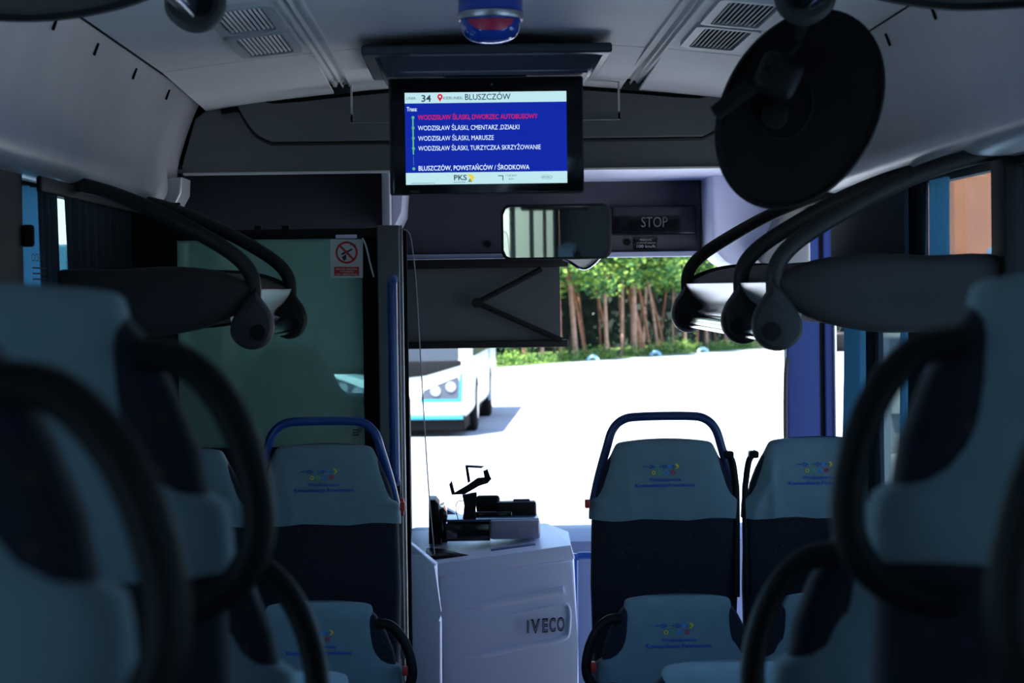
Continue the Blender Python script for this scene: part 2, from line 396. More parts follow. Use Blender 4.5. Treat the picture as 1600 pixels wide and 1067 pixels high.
# header panel over windscreen (the dark one with the STOP sign)
a = P(628, 282, 10.1); b = P(1096, 392, 10.1)
bm = new(); span(bm, (a.x - .1, 10.1, b.z), (b.x, 10.34, a.z + .12), .008); hd = struct(bobj('wall_front_header', bm, M_header), 'dark header panel above the windscreen')
bm = new(); span(bm, (a.x - .1, 10.06, b.z - .02), (b.x + .1, 10.3, b.z), .004); bobj('lip', bm, mat('pale_blue_grey_trim', (.32, .35, .45), .5), hd)
bm = new(); lathe(bm, [(0, 0), (.012, 0), (.014, .006), (0, .008)], 16, Matrix.Translation(P(762, 381, 10.098)) @ Matrix.Rotation(pi / 2, 4, 'X')); bobj('screw', bm, M_blackm, hd)
bm = new(); lathe(bm, [(0, 0), (.012, 0), (.014, .006), (0, .008)], 16, Matrix.Translation(P(980, 378, 10.098)) @ Matrix.Rotation(pi / 2, 4, 'X')); bobj('screw', bm, M_blackm, hd)
# left part of the header, nearer
a = P(268, 262, 9.35); b = P(612, 362, 9.35)
bm = new(); span(bm, (WL, 9.35, b.z - .03), (b.x, 9.40, a.z + .1), .01); struct(bobj('wall_front_left_header', bm, M_header), 'dark violet panel above the driver partition')
# fin closing it towards the aisle
bm = new(); c0 = P(596, 264, 9.02); c1 = P(610, 356, 9.02)
span(bm, (c0.x, 9.01, c1.z), (c1.x, 9.36, c0.z + .03), .004); 
prism(bm, [(c1.x, c0.z - .03), (c1.x + .045, c0.z - .03), (c1.x + .035, c1.z + .06), (c1.x + .01, c1.z + .01), (c1.x, c1.z)], 9.20, 10.1, bev=.003)
struct(bobj('trim_5', bm, mat('lilac_white_trim', (.42, .42, .5), .5)), 'pale closing fin beside the monitor')
# white A-pillar moulding on the right
q0 = P(1095, 262, 10.1); q1 = P(1110, 410, 10.1)
bm = new(); prism(bm, [(q0.x, q0.z + .08), (WR, q0.z + .08), (WR, q1.z - .06), (q1.x + .10, q1.z - .05), (q1.x + .02, q1.z), (q0.x + .005, q1.z + .05)], 9.7, 10.32, bev=.02)
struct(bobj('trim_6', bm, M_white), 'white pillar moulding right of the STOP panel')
bm = new(); prism(bm, [(q1.x + .12, q1.z + .0), (WR, q0.z), (WR, q1.z - .12), (q1.x + .2, q1.z - .10)], 9.5, 9.72, bev=.02); struct(bobj('trim_7', bm, M_mgrey), 'grey moulding beside the front door')
# grey overhead bulkhead, d = 9.0
def bx(px, py, d=9.0):
    p = P(px, py, d); return (p.x, p.z)
lip = P(700, 267, 9.0).z
arc = []
for k in range(21):
    x = (CX - .93) + 1.86 * k / 20
    arc.append((x, ceil_z(x) - .010))
outl = [(mx(-1.005), lip)] + [(mx(-1.0), E + .45), (mx(-.955), E + .60)] + [(x, z) for x, z in arc[::-1]] + [(-.955, E + .60), (-1.0, E + .45), (-1.005, lip)]
bm = new(); prism(bm, outl, 9.0, 9.06)
bh = struct(bobj('wall_front_bulkhead', bm, M_bulk, smooth=False), 'grey moulded bulkhead above the driver')
bm = new(); span(bm, (WL - .05, 9.06, lip + .02), (WR + .05, 9.09, E + .85)); bobj('light_stop_plate', bm, M_blackm, bh, smooth=False)  # unseen plate added to stop light leaking past the bulkhead
# raised central field of the bulkhead (wide, rounded lower corners) with a dark groove round it
zi = P(700, 224, 9).z
fieldpts = [bx(363, 150), bx(380, 180), bx(400, 208), bx(425, 222)]
fl = [Vector((a, 0, b)) for a, b in fieldpts]
ff = [(p.x, p.z) for p in smoothpath(fl, 5)]
right = [(mx(a), b) for a, b in ff]
top = [(x, ceil_z(x) - .055) for x, _ in arc if abs(x - CX) < .77]
poly = ff + right[::-1] + top[::-1]
bm = new(); prism(bm, poly, 8.975, 9.001, bev=.008); bobj('field', bm, M_bulk, bh)
groove = [Vector((a, 8.999, b)) for a, b in ff + right[::-1]]
bm = new(); tube(bm, [g + Vector((0, .002, -.006)) for g in groove], .0075, 8); bobj('groove', bm, mat('groove_grey', (.025, .028, .03), .8), bh)
bm = new(); span(bm, (-1.0, 8.985, lip - .004), (mx(-1.0), 9.03, lip + .004), .002); bobj('edge_strip', bm, M_lgrey, bh)
# soffit behind the lip, reaching to the windscreen header
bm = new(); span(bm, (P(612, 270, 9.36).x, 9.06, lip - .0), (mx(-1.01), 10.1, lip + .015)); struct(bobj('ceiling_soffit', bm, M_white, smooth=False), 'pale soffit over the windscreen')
bm = new(); span(bm, (WL, 9.06, lip + .02), (WR, YF, lip + .035)); struct(bobj('ceiling_front', bm, M_mgrey, smooth=False), 'front roof panel')
# dark gap where the liner meets the bulkhead, leaking light painted as coloured strips
bm = new(); tube(bm, [(x, 8.985, ceil_z(x) - .052) for x, _ in arc], .009, 8); bobj('seal', bm, M_blackm, bh)
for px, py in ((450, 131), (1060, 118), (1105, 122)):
    p = P(px, py, 8.97); bm = new(); span(bm, (p.x - .055, 8.96, p.z - .006), (p.x + .055, 8.975, p.z + .006), .003); bobj('light_leak_strip', bm, mat('teal_leak_light', (.2, .5, .5), .5) if px < 500 else mat('sand_leak_light', (.7, .6, .45), .5), bh)

# ceiling vents
def vent(px, py, s, label):
    p = PZ(px, py, E + .725)
    xc, yc = p.x, p.y
    def cz(x): return ceil_z(x) - .014
    sl_ = (cz(xc + .01) - cz(xc - .01)) / .02
    t = empty('ceiling_vent', (xc, yc, cz(xc)), label, 'vent', 'louvred air vents in the ceiling')
    Rm = Matrix.Rotation(-math.atan(sl_), 4, 'Y')
    t.rotation_euler = Rm.to_euler()
    hw, hl = .088, .30
    def rr_(a, b, r): return [(x, y) for x, y in rrect(-a, a, -b, b, r)]
    bm = new(); o_ = rr_(hw, hl, .03); i_ = rr_(hw - .024, hl - .035, .018)
    # frame in x-y: build in x-z then rotate
    frame(bm, o_, i_, -.012, .004); bmesh.ops.transform(bm, matrix=Matrix.Rotation(pi / 2, 4, 'X'), verts=bm.verts[:])
    bobj('frame', bm, mat('vent_grey_plastic', (.5, .5, .5), .45), t)
    bm = new(); span(bm, (-hw + .02, -hl + .02, .001), (hw - .02, hl - .02, .003)); bobj('backing', bm, M_blackm, t)
    n = 10; first = None
    for k in range(n):
        y = -hw + .034 + (2 * hw - .068) * k / (n - 1)
        if first is None:
            bm = new(); box(bm, (0, 0, -.006), (.0075, 2 * hl - .06, .003), 0.001, Matrix.Rotation(math.radians(-30), 3, 'Y'))
            first = bobj('slat', bm, mat('vent_slat_plastic', (.42, .42, .43), .4), t); first.location.x = y
        else:
            o = first.copy(); COL.objects.link(o); o.parent = t; o.location.x = y
    return t
vent(413, 50, -1, 'louvred vent left of the aisle, the one nearer the bulkhead')
vent(381, 10, -1, 'louvred vent left of the aisle, cut by the top of the frame')
vent(1124, 40, 1, 'louvred vent right of the aisle, the one nearer the bulkhead')
vent(1163, 0, 1, 'louvred vent right of the aisle, cut by the top of the frame')

# ================================================================== LUGGAGE RACKS
def rack(side, y0, y1, fins, inner_h, dz, label, arcs=True, cap=True, clipz=None):
    s = 1 if side == 'right' else -1
    xi = CX + s * inner_h
    t = empty('luggage_rack', (xi, y0, E + dz - .16), label, 'luggage rack', 'overhead luggage racks')
    def L(x, y, z): return Vector((s * x, y - y0, z + .16))     # x outward from inner edge, z from the eye line of the rack
    leaf = [(.0, -.003), (.05, .03), (.13, .055), (.25, .066), (.40, .060), (.60, .05), (.60, -.085), (.50, -.112), (.40, -.120), (.28, -.122), (.15, -.100), (.055, -.060)]
    if clipz: leaf = [(a, min(b, clipz) - .018) for a, b in leaf]
    W_ = CX + 1.2 - (CX + inner_h) 
    k = W_ / .56
    leaf = [(a * k * .94, b) for a, b in leaf]
    sm = [(p.x, p.z) for p in smoothpath([Vector((a, 0, b)) for a, b in leaf], 4, True)]
    cx_, cz_ = .3 * k, -.03
    # body
    bm = new(); rings_loft(bm, [[L(a, y, b) for a, b in [(cx_ + (a - cx_) * .93, cz_ + (b - cz_) * .9) for a, b in sm]] for y in (y0 + .03, y1)])
    bobj('shelf', bm, M_dgrey, t)
    # domed end cap like a leaf
    for yc, dr in ((y0, 1), (y1, -1)):
        bm = new(); rings = []
        for q, dy in ((1, .045), (1, .012), (.97, .0), (.9, -.010), (.72, -.018), (.4, -.014), (.05, -.010)):
            rings.append([L(cx_ + (a - cx_) * q, yc + dy * dr, cz_ + (b - cz_) * (q if q < .9 else q)) for a, b in sm])
        rings_loft(bm, rings); bobj('end_cap', bm, M_dgrey, t)
    # inner lit face and chrome rail
    fp = [(.004, .0), (.012, -.02), (.03, -.045), (.055, -.065), (.06, -.082), (.04, -.09), (.05, -.10), (.075, -.085), (.08, -.05), (.05, -.02), (.02, .002)]
    bm = new(); rings_loft(bm, [[L(a, y, b) for a, b in fp] for y in (y0 + .02, y1 - .02)]); bobj('edge_panel', bm, mat('satin_rack_edge', (.55, .55, .57), .25, .6), t)
    bm = new(); tube(bm, [L(.024, y0 + .02, -.118), L(.024, y1 - .02, -.118)], .020, 16); bobj('hand_rail', bm, mat('rack_hand_rail', (.10, .16, .22), .1, .8), t)
    bm = new(); tube(bm, [L(.014, y0 + .02, -.136), L(.014, y1 - .02, -.136)], .008, 10); bobj('chrome_strip', bm, M_chrome, t)
    # teardrop brackets
    td = [(.0, .008), (.006, .0), (-.012, -.03), (-.032, -.06), (-.042, -.095), (-.036, -.13), (-.012, -.155), (.022, -.162), (.055, -.148), (.075, -.12), (.07, -.08), (.045, -.04), (.02, -.008)]
    tds = [(p.x, p.z) for p in smoothpath([Vector((a, 0, b)) for a, b in td], 3, True)]
    arch = [(.012, -.03), (.016, .035), (.055, .088), (.14, .145), (.27, .215), (.40, .268), (.52, .30), (.60, .315)]
    for i, yf in enumerate(fins):
        bm = new(); rings = []
        for q, dy in ((.55, -.040), (.85, -.034), (.97, -.02), (1, 0), (1, .03), (.9, .045)):
            rings.append([L(.012 + (a - .012) * q, yf + dy, -.09 + (b + .09) * q) for a, b in tds])
        rings_loft(bm, rings); f = bobj('bracket', bm, M_black if i else M_dgrey, t)
        bm = new(); lathe(bm, [(.004, 0), (.020, 0), (.022, .004), (.022, .012), (0.001, .012)], 20, Matrix.Translation(L(-.002, yf - .052, -.115)) @ Matrix.Rotation(-pi / 2, 4, 'X'))
        bobj('end_plug', bm, M_blackm, f)
        if arcs:
            bm = new(); tube(bm, [L(a, yf + .01, b) for a, b in [(p.x, p.z) for p in smoothpath([Vector((a, 0, b)) for a, b in arch], 6)]], .021, 14, squash=.9)
            bobj('arch_tube', bm, mat('charcoal_tube', (.012, .012, .013), .5, spec=.25), t)
    return t
rack('left', 6.93, 8.42, (6.93, 8.33), .642, 0, 'dark grey luggage rack with two arched tubes above the front left seats')
rack('right', 6.05, 8.62, (6.05, 6.80, 8.50), .642, 0, 'dark grey luggage rack with three arched tubes above the front right seats')
rack('left', 0.3, 5.0, (5.0,), .578, .665, 'rear luggage rack high at the top left of the frame', arcs=False, clipz=-.01)
rack('right', 0.3, 5.0, (5.0,), .578, .665, 'rear luggage rack high at the top right of the frame, carrying the round mirror', arcs=False, clipz=-.01)

# ================================================================== SEATS
WB = [(0, .12), (.006, .140), (.02, .156), (.05, .174), (.09, .192), (.14, .210), (.19, .218), (.25, .228), (.45, .232), (.70, .225), (.80, .20)]
WC = [(0, .138), (.004, .148), (.012, .151), (.05, .155), (.10, .163), (.14, .173), (.165, .187), (.183, .208), (.188, .229), (.20, .234), (.25, .236)]
WF = [(0, .138), (.004, .148), (.012, .153), (.05, .169), (.08, .178), (.12, .192), (.17, .209), (.183, .215), (.188, .231), (.20, .234), (.25, .236)]
TB = [(0, .035), (.01, .06), (.03, .078), (.1, .085), (.25, .09), (.5, .11), (.8, .12)]
H = 1.2
def yc(z): return .085 - (z - 1.1) * .16
def sect(w, t, y, z, n=36, ex=4.5):
    out = []
    for k in range(n):
        a = 2 * pi * k / n; c, s_ = math.cos(a), math.sin(a)
        out.append(Vector((w * math.copysign(abs(c) ** (2 / ex), c), y + t / 2 * math.copysign(abs(s_) ** (2 / ex), s_), z)))
    return out
def arch_top(v, s, w):      # gentle crown of the top edge
    v.z -= .010 * (v.x / max(w, .01)) ** 2 * max(0, 1 - s / .1); return v
def back_y(x, z):           # rear surface of the cover
    s = H - z; w = lerp_table(WC, s); t = lerp_table(TB, s) + .014
    u = min(.999, abs(x) / w); return yc(z) - t / 2 * (1 - u ** 4.5) ** (1 / 4.5)
def build_seat_meshes():
    D = {}
    bm = new(); S = [0, .006, .014, .03, .05, .07, .09, .115, .14, .165, .19, .22, .25, .35, .45, .55, .65, .72, .78]
    rings_loft(bm, [[arch_top(v, s, lerp_table(WB, s)) for v in sect(lerp_table(WB, s), lerp_table(TB, s), yc(H - s), H - s - .006)] for s in S])
    D['backrest'] = bm
    # cover, 3 variants of folds
    for var in range(5):
        rnd = random.Random(var * 5 + 3)
        fold = [(rnd.uniform(-.17, .17), rnd.uniform(-.5, .5), rnd.uniform(.010, .02)) for _ in range((3, 4, 8, 3, 8)[var])]
        bm = new(); S = [0, .003, .008, .016, .03, .05, .07, .09, .11, .13, .15, .168, .180, .186, .194, .21, .23, .245, .252]
        rings = []
        for s in S:
            w = lerp_table(WF if var > 2 else WC, s); t = lerp_table(TB, s) + .014
            ring = sect(w, t, yc(H - s), H - s, 96)
            for v in ring:
                arch_top(v, s, w)
                if v.y < yc(H - s):
                    for fx, fk, fw in fold:
                        c = fx + fk * (s - .15)
                        v.y -= (.0035, .004, .009, .003, .011)[var] * math.exp(-((v.x - c) / fw) ** 2) * min(1, max(0, s - (.13 if abs(c) < .105 else .05)) / .08)
                v.z += .004 * math.sin(v.x * 30 + var) * (1 if s > .24 else 0)
            rings.append(ring)
        rings_loft(bm, rings); D['cover', var] = bm
    # cushion
    bm = new(); box(bm, (0, .34, .44), (.44, .46, .12), .045); D['seat_cushion'] = bm
    bm = new(); box(bm, (0, .30, .365), (.40, .36, .03), .008); box(bm, (-.12, .28, .18), (.05, .28, .36), .01); box(bm, (.12, .28, .18), (.05, .28, .36), .01); box(bm, (0, .28, .012), (.36, .32, .024), .006); D['seat_frame'] = bm
    # D handle on +x side
    pth = [(.165, -.062), (.200, -.068), (.229, -.095), (.250, -.135), (.262, -.185), (.260, -.225), (.240, -.258), (.205, -.276), (.17, -.28)]
    bm = new(); tube(bm, [(p.x, .045 + .01 * 0, H + p.z) for p in smoothpath([Vector((a, 0, b)) for a, b in pth], 6)], .0145, 14); D['handle'] = bm
    pth = [(-.222, -.20), (-.205, -.12), (-.180, -.03), (-.160, .03), (-.125, .062), (-.07, .070), (.07, .070), (.125, .062), (.160, .03), (.180, -.03), (.205, -.12), (.222, -.20)]
    bm = new(); tube(bm, [(p.x, yc(H + min(p.z, 0)) + .0, H + p.z) for p in smoothpath([Vector((a, 0, b)) for a, b in pth], 6)], .0138, 14); D['top_rail'] = bm
    bm = new(); box(bm, (.243, .03, H - .196), (.016, .03, .026), .003); D['belt_button'] = bm
    bm = new()      # belt guide with belt on the -x side
    tube(bm, smoothpath([(-.19, .07, H - .045), (-.212, .07, H - .07), (-.222, .075, H - .13), (-.226, .08, H - .2), (-.224, .09, H - .5)], 5), .010, 10, squash=1.2)
    box(bm, (-.200, .06, H - .052), (.03, .05, .022), .006); D['belt_guide'] = bm
    bm = new(); tube(bm, smoothpath([(.25, .10, .66), (.25, .16, .68), (.25, .34, .66), (.25, .42, .64)], 5), .022, 12, squash=1.1); D['armrest'] = bm
    # printed emblem and words on the back of the cover
    bm = new()
    fn = lambda a, b: Vector((a, back_y(a, H - .118 + b) - .0045, H - .118 + b))
    zt = .034
    def dash(x0, x1, z, mi): rect2d(bm, x0, x1, z - .0012, z + .0012, fn, mi)
    x = -.058
    dash(-.070, -.052, zt, 0)
    for cx_, mi in ((-.044, 0), (-.026, 2), (-.004, 0), (.014, 1)):
        ring2d(bm, cx_, zt, .0062, .0026, fn, mi); dash(cx_ + .0062, cx_ + .013, zt, 0)
    dash(.0, .03, zt, 1)
    poly2d(bm, [(.030, zt + .008), (.037, zt + .008), (.044, zt), (.037, zt), (.033, zt + .002)], fn, 3)
    poly2d(bm, [(.037, zt), (.044, zt), (.036, zt - .008), (.030, zt - .008)], fn, 3)
    z2 = zt - .019
    for cx_, mi in ((-.036, 3), (-.018, 2), (.002, 1), (.024, 4)):
        ring2d(bm, cx_, z2, .0066, .003, fn, mi); 
        if cx_ < .02: dash(cx_ + .0066, cx_ + .012, z2, 2)
    write(bm, 'Wodzisławska', -.050, .050, -.012, .010, fn, .012, 0)
    write(bm, 'Komunikacja Powiatowa', -.093, .093, -.030, .0115, fn, .016, 0)
    bmesh.ops.remove_doubles(bm, verts=bm.verts[:], dist=1e-6)
    D['print'] = bm
    out = {}
    for k, b in D.items():
        if k != 'print': bmesh.ops.recalc_face_normals(b, faces=b.faces[:])
        me = bpy.data.meshes.new(k if isinstance(k, str) else k[0]); b.to_mesh(me); b.free()
        if k != 'print':
            for p in me.polygons: p.use_smooth = True
            try: me.set_sharp_from_angle(angle=math.radians(50))
            except Exception: pass
        out[k] = me
    return out
SM = build_seat_meshes()
for k, mm in (('backrest', M_navy), ('seat_cushion', M_navy), ('seat_frame', M_dgrey), ('handle', M_black), ('belt_button', M_red), ('belt_guide', M_black), ('armrest', M_black), (('cover', 0), M_cover), (('cover', 1), M_cover), (('cover', 2), M_cover), (('cover', 3), M_cover), (('cover', 4), M_cover)):
    SM[k].materials.append(mm)
for nm, c in (('print_blue', (.01, .08, .5)), ('print_light_blue', (.05, .3, .8)), ('print_green', (.1, .45, .25)), ('print_yellow', (.75, .6, .05)), ('print_red', (.6, .02, .08))):
    SM['print'].materials.append(mat(nm, c, .8))
def seat(x, d, ztop, aisle, label, kind='handle', var=0, rail=None, guide=False, group='passenger seats with pale blue headrest covers'):
    """aisle: +1 when the aisle lies to the right of the seat (+x)"""
    t = empty('coach_seat', (x, d, E + ztop - H), label, 'seat', group)
    def part(nm, me, sx=1, parent=t):
        o = bpy.data.objects.new(nm, me); COL.objects.link(o); o.parent = parent; o.scale.x = sx; return o
    part('backrest', SM['backrest']); cv = part('headrest_cover', SM['cover', var]); part('print', SM['print'], 1, cv)
    part('seat_cushion', SM['seat_cushion']); part('seat_frame', SM['seat_frame'])
    if kind in ('handle', 'rail'):
        
        if d > 5: part('belt_button', SM['belt_button'], aisle)
    if kind == 'handle': part('handle', SM['handle'], aisle)
    if kind == 'rail':
        me = SM['top_rail'].copy(); me.materials.append(rail); part('top_rail', me)
    if guide: part('belt_guide', SM['belt_guide'], aisle)
    return t
O1, O2 = .51, .96
seat(CX - .53, 7.9, -.482, 1, 'front left aisle seat with a bright blue top rail before the driver partition', 'rail', 3, M_bluerail, True)
seat(CX + .53, 7.9, -.482, -1, 'front right aisle seat with a dark blue top rail against the windscreen', 'rail', 3, M_navyrail, True)
seat(CX - .995, 7.9, -.488, 1, 'front left window seat under the green partition glass, mostly hidden', 'plain', 3)
seat(CX + 1.008, 7.9, -.482, 1, 'front right window seat with a creased headrest cover', 'plain', 4, None, True)
seat(CX - O1, 7.2, -.888, 1, 'low seat left of the aisle, directly behind the blue-railed seat')
seat(CX + O1, 7.2, -.884, -1, 'low seat right of the aisle, directly behind the seat with the dark blue rail', var=1)
seat(CX - O2, 7.2, -.888, 1, 'low left window seat glimpsed between the black handles', 'plain', 1)
seat(CX + O2, 7.2, -.884, 1, 'low right window seat half hidden by a black handle', 'plain', 0)
seat(CX - O1, 5.75, -.868, 1, 'left seat whose cover top just shows at the bottom edge', 'plain', 1)
seat(CX + O1, 5.75, -.862, -1, 'right seat whose pale cover top just shows at the bottom edge', 'plain', 2)
seat(CX - O1, 2.85, -.246, 1, 'left seat with blurred black loop handle, second from the camera in view', var=1)
seat(CX + O1, 2.85, -.246, -1, 'right seat with blurred black loop handle low beside the near right seat', var=0)
seat(CX - O1, 2.10, .01, 1, 'near left seat whose tall headrest reaches the luggage rack', var=0)
seat(CX + O1, 2.10, .01, -1, 'near right seat whose tall headrest reaches the luggage rack', var=1)
seat(CX - O1, 1.45, .01, 1, 'nearest left seat, cut off by the left frame edge', var=0)
seat(CX + O1, 1.45, .01, -1, 'nearest right seat, only its black handle at the right frame edge', var=0)

# ================================================================== CURTAINS
def curtain(x, s, y0, y1, z0, z1, m, label, folds=6, amp=.02, group='window curtains'):
    bm = new(); n = folds * 8; A = []; B = []
    rows = 7; grid = []
    for r in range(rows):
        f = r / (rows - 1); z = z1 + (z0 - z1) * f; row = []
        for k in range(n + 1):
            u = k / n; pinch = 1 - (.03 if s < 0 else .12) * math.sin(pi * f)
            y = (y0 + y1) / 2 + (u - .5) * (y1 - y0) * pinch
            row.append(bm.verts.new((x - s * (amp * (1 + math.sin(u * folds * 2 * pi + .5 * math.sin(f * 4))) * (.6 + .4 * f)) - s * .005, y, z)))
        grid.append(row)
    for a_, b_ in zip(grid, grid[1:]):
        for k in range(n): bm.faces.new((a_[k], a_[k + 1], b_[k + 1], b_[k]))
    bmesh.ops.solidify(bm, geom=bm.faces[:], thickness=.002)
    o = bobj('curtain', bm, m); tag(o, label, 'curtain', group); return o
curtain(WR, 1, 8.05, 8.42, ZB, ZT - .02, M_curt, 'gathered teal blue curtain beside the front door', 5, .03)
curtain(WR, 1, 7.76, 8.04, ZB, ZT - .02, M_curtd, 'dark curtain beside the gathered teal one', 4, .02)
curtain(WR, 1, 7.28, 7.38, ZB, ZT - .02, M_curt, 'narrow blue curtain edge beside the stone-coloured gap', 2, .02)
curtain(WR, 1, 6.98, 7.26, ZB, ZT - .02, M_curtd, 'dark curtain bunch near the bright blue one on the right', 5, .02)
curtain(WR, 1, 6.66, 6.93, ZB, ZT - .02, M_curt, 'bright blue curtain hanging left of the orange view', 4, .02)
curtain(WL, -1, 6.36, 6.69, ZB, ZT - .02, M_curt, 'pale teal curtain on the left window', 3, .015)
curtain(WL, -1, 6.66, 6.98, ZB, ZT - .02, M_curtd, 'dark brown curtain beside the pale teal one', 3, .015)
curtain(WL, -1, 7.08, 8.50, ZB, ZT - .02, M_curtd, 'long black curtain in front of the left pillar', 9, .02)
# pleated dark blind high in the right front area
bm = new(); span(bm, (WR - .075, 7.02, E - .01), (WR - .06, 8.44, ZT - .03), .003); tag(bobj('window_blind', bm, M_curtd), 'short dark blind over the front right side window', 'blind')
bm = new(); span(bm, (WR - .05, 7.2, ZT - .06), (WR - .01, 8.4, ZT), .006); tag(bobj('curtain_rail', bm, M_black), 'black curtain rail on the right wall', 'rail', 'curtain rails')
bm = new(); span(bm, (WL + .06, 6.37, ZT - .04), (WL + .075, 8.42, ZT), .006); tag(bobj('curtain_rail', bm, M_black), 'black curtain rail on the left wall', 'rail', 'curtain rails')
# mirrored writing on the left pane
bm = new(); fn = lambda a, b: Vector((WL + .046, a, b))
p0 = WL * F
def dleft(px): return -WL * F / (735 - px)
zz = E + .02
write(bm, 'IVECO', -6.57, -6.37, E + .078, .020, lambda a, b: Vector((WL + .046, -a, b)), 0)
for k in range(3): rect2d(bm, 6.38, 6.58, E + .060 - k * .014, E + .064 - k * .014, fn)
st = finish_flat('window_sticker', bm, mat('dark_ink', (.01, .02, .03), .8), None); tag(st, 'small dark writing read from behind on the left window', 'sticker')
# coat hook on left pillar
p = P(45, 368, 6.3); bm = new(); box(bm, (WL + .045, 6.33, p.z), (.03, .03, .055), .008); tag(bobj('coat_hook', bm, M_blackm), 'black coat hook on the left pillar', 'hook')

# ================================================================== DRIVER PARTITION
YP = 8.45
t = empty('driver_partition', P(450, 700, YP) - Vector((0, 0, 1.1)), 'tall driver partition with green tinted glass and dark frame', 'partition'); base = t.location.copy()
def PT(o):
    o.data.transform(Matrix.Translation(-base)); return o
A0 = P(262, 360, YP); A1 = P(642, 360, YP); B0 = P(262, 1067, YP)
g0 = P(276, 376, YP); g1 = P(570, 697, YP)
bm = new(); span(bm, (WL + .02, YP, g0.z), (g1.x + .14, YP + .04, A0.z), .006); PT(bobj('top_frame', bm, M_black, t))
bm = new(); span(bm, (WL + .02, YP, .05), (g0.x, YP + .04, g0.z)); PT(bobj('side_frame', bm, M_black, t))
bm = new(); span(bm, (WL + .02, YP, A0.z), (g0.x + .01, YP + .04, E + .29)); PT(bobj('upper_panel', bm, M_blackm, t))
bm = new(); span(bm, (g0.x, YP, .05), (g1.x + .05, YP + .04, g1.z), .004); PT(bobj('lower_panel', bm, M_dgrey, t))
bm = new(); span(bm, (g1.x, YP, .05), (P(592, 400, YP).x, YP + .05, g0.z)); PT(bobj('side_frame', bm, M_blackm, t))
bm = new(); span(bm, (g0.x - .005, YP + .015, g1.z - .005), (g1.x + .005, YP + .021, g0.z + .005)); PT(bobj('pane', bm, M_gpart, t))
for px in (403, 446):
    p = P(px, 358, YP); bm = new(); span(bm, (p.x - .012, YP - .01, p.z - .004), (p.x + .012, YP + .03, p.z + .012), .003); PT(bobj('clip', bm, M_black, t))
x0 = P(590, 400, YP).x; x1 = P(625, 400, YP).x; x2 = P(636, 400, YP).x; zt = P(610, 352, YP).z
bm = new(); span(bm, (x0, YP - .04, .05), (x1, YP + .05, zt), .006); PT(bobj('post', bm, M_mgrey, t))
bm = new(); span(bm, (x1, YP - .02, .05), (x1 + .010, YP + .03, zt), .003); PT(bobj('edge_strip', bm, M_alu, t))
bm = new(); span(bm, (x1 + .010, YP - .01, .05), (x2, YP + .03, zt - .02), .003); PT(bobj('seal', bm, M_blackm, t))
# thin cable at the upper glass corner
bm = new(); tube(bm, smoothpath([P(566, 372, YP - .01), P(572, 385, YP - .01), P(578, 410, YP - .01), P(584, 433, YP - .01)], 5), .003, 8); PT(bobj('cable', bm, M_lgrey, t))
bm = new(); p = P(541, 370, YP); span(bm, (p.x - .035, YP - .008, p.z - .005), (p.x + .035, YP + .0, p.z + .007), .002); PT(bobj('bright_clip', bm, M_white, t))
# printed mark low on the glass
bm = new(); fn = lambda a, b: Vector((P(a, b, YP).x, YP + .013, P(a, b, YP).z))
for k, w in enumerate((10, 7, 9)): rect2d(bm, 551, 551 + w, 671 + k * 4, 673 + k * 4, fn)
PT(finish_flat('print', bm, MATS['dark_ink'], t))
# acrylic screen
sc_t = empty('screen_shield', (P(640, 860, 8.3).x, 8.3, P(640, 860, 8.3).z), 'clear curved acrylic shield right of the dark partition post', 'shield')
pts = [(624, 358), (634, 359), (641, 368), (645, 392), (650, 440), (656, 540), (663, 660), (671, 780), (679, 866), (640, 866), (630, 600)]
sm = [P(a, b, 8.3) for a, b in pts]
edge = smoothpath(sm[:9], 4)
poly = [(p.x, p.z) for p in edge] + [(p.x, p.z) for p in sm[9:]]
bm = new(); prism(bm, poly, 8.3, 8.306); o = bobj('pane', bm, M_acryl, sc_t, smooth=False); o.data.transform(Matrix.Translation(-sc_t.location))
bm = new(); tube(bm, [p + Vector((0, .003, 0)) for p in edge], .0022, 6); o = bobj('edge', bm, mat('frosted_edge', (.45, .5, .5), .4), sc_t); o.data.transform(Matrix.Translation(-sc_t.location))
# blue vertical grab pole on the post
bm = new(); tube(bm, smoothpath([P(614, 436, 8.3), P(613, 440, 8.26), P(613, 460, 8.25), P(615, 600, 8.25), P(617, 725, 8.25), P(618, 748, 8.26), P(619, 752, 8.35)], 5), .017, 14)
gp = tag(bobj('grab_pole', bm, M_bluerail), 'vertical blue grab pole on the partition post', 'pole')
# stop button under the pole
p = P(618, 762, 8.35); bm = new(); box(bm, (p.x, 8.38, p.z), (.035, .05, .05), .008); sb = empty('stop_button', (p.x, 8.4, p.z - .05), 'small dark button unit with red cap on the partition post', 'button')
o = bobj('housing', bm, M_black, sb); o.data.transform(Matrix.Translation(-sb.location))
p = P(627, 792, 8.3); bm = new(); box(bm, p, (.02, .04, .06), .008); o = bobj('cap', bm, M_red, sb); o.data.transform(Matrix.Translation(-sb.location))

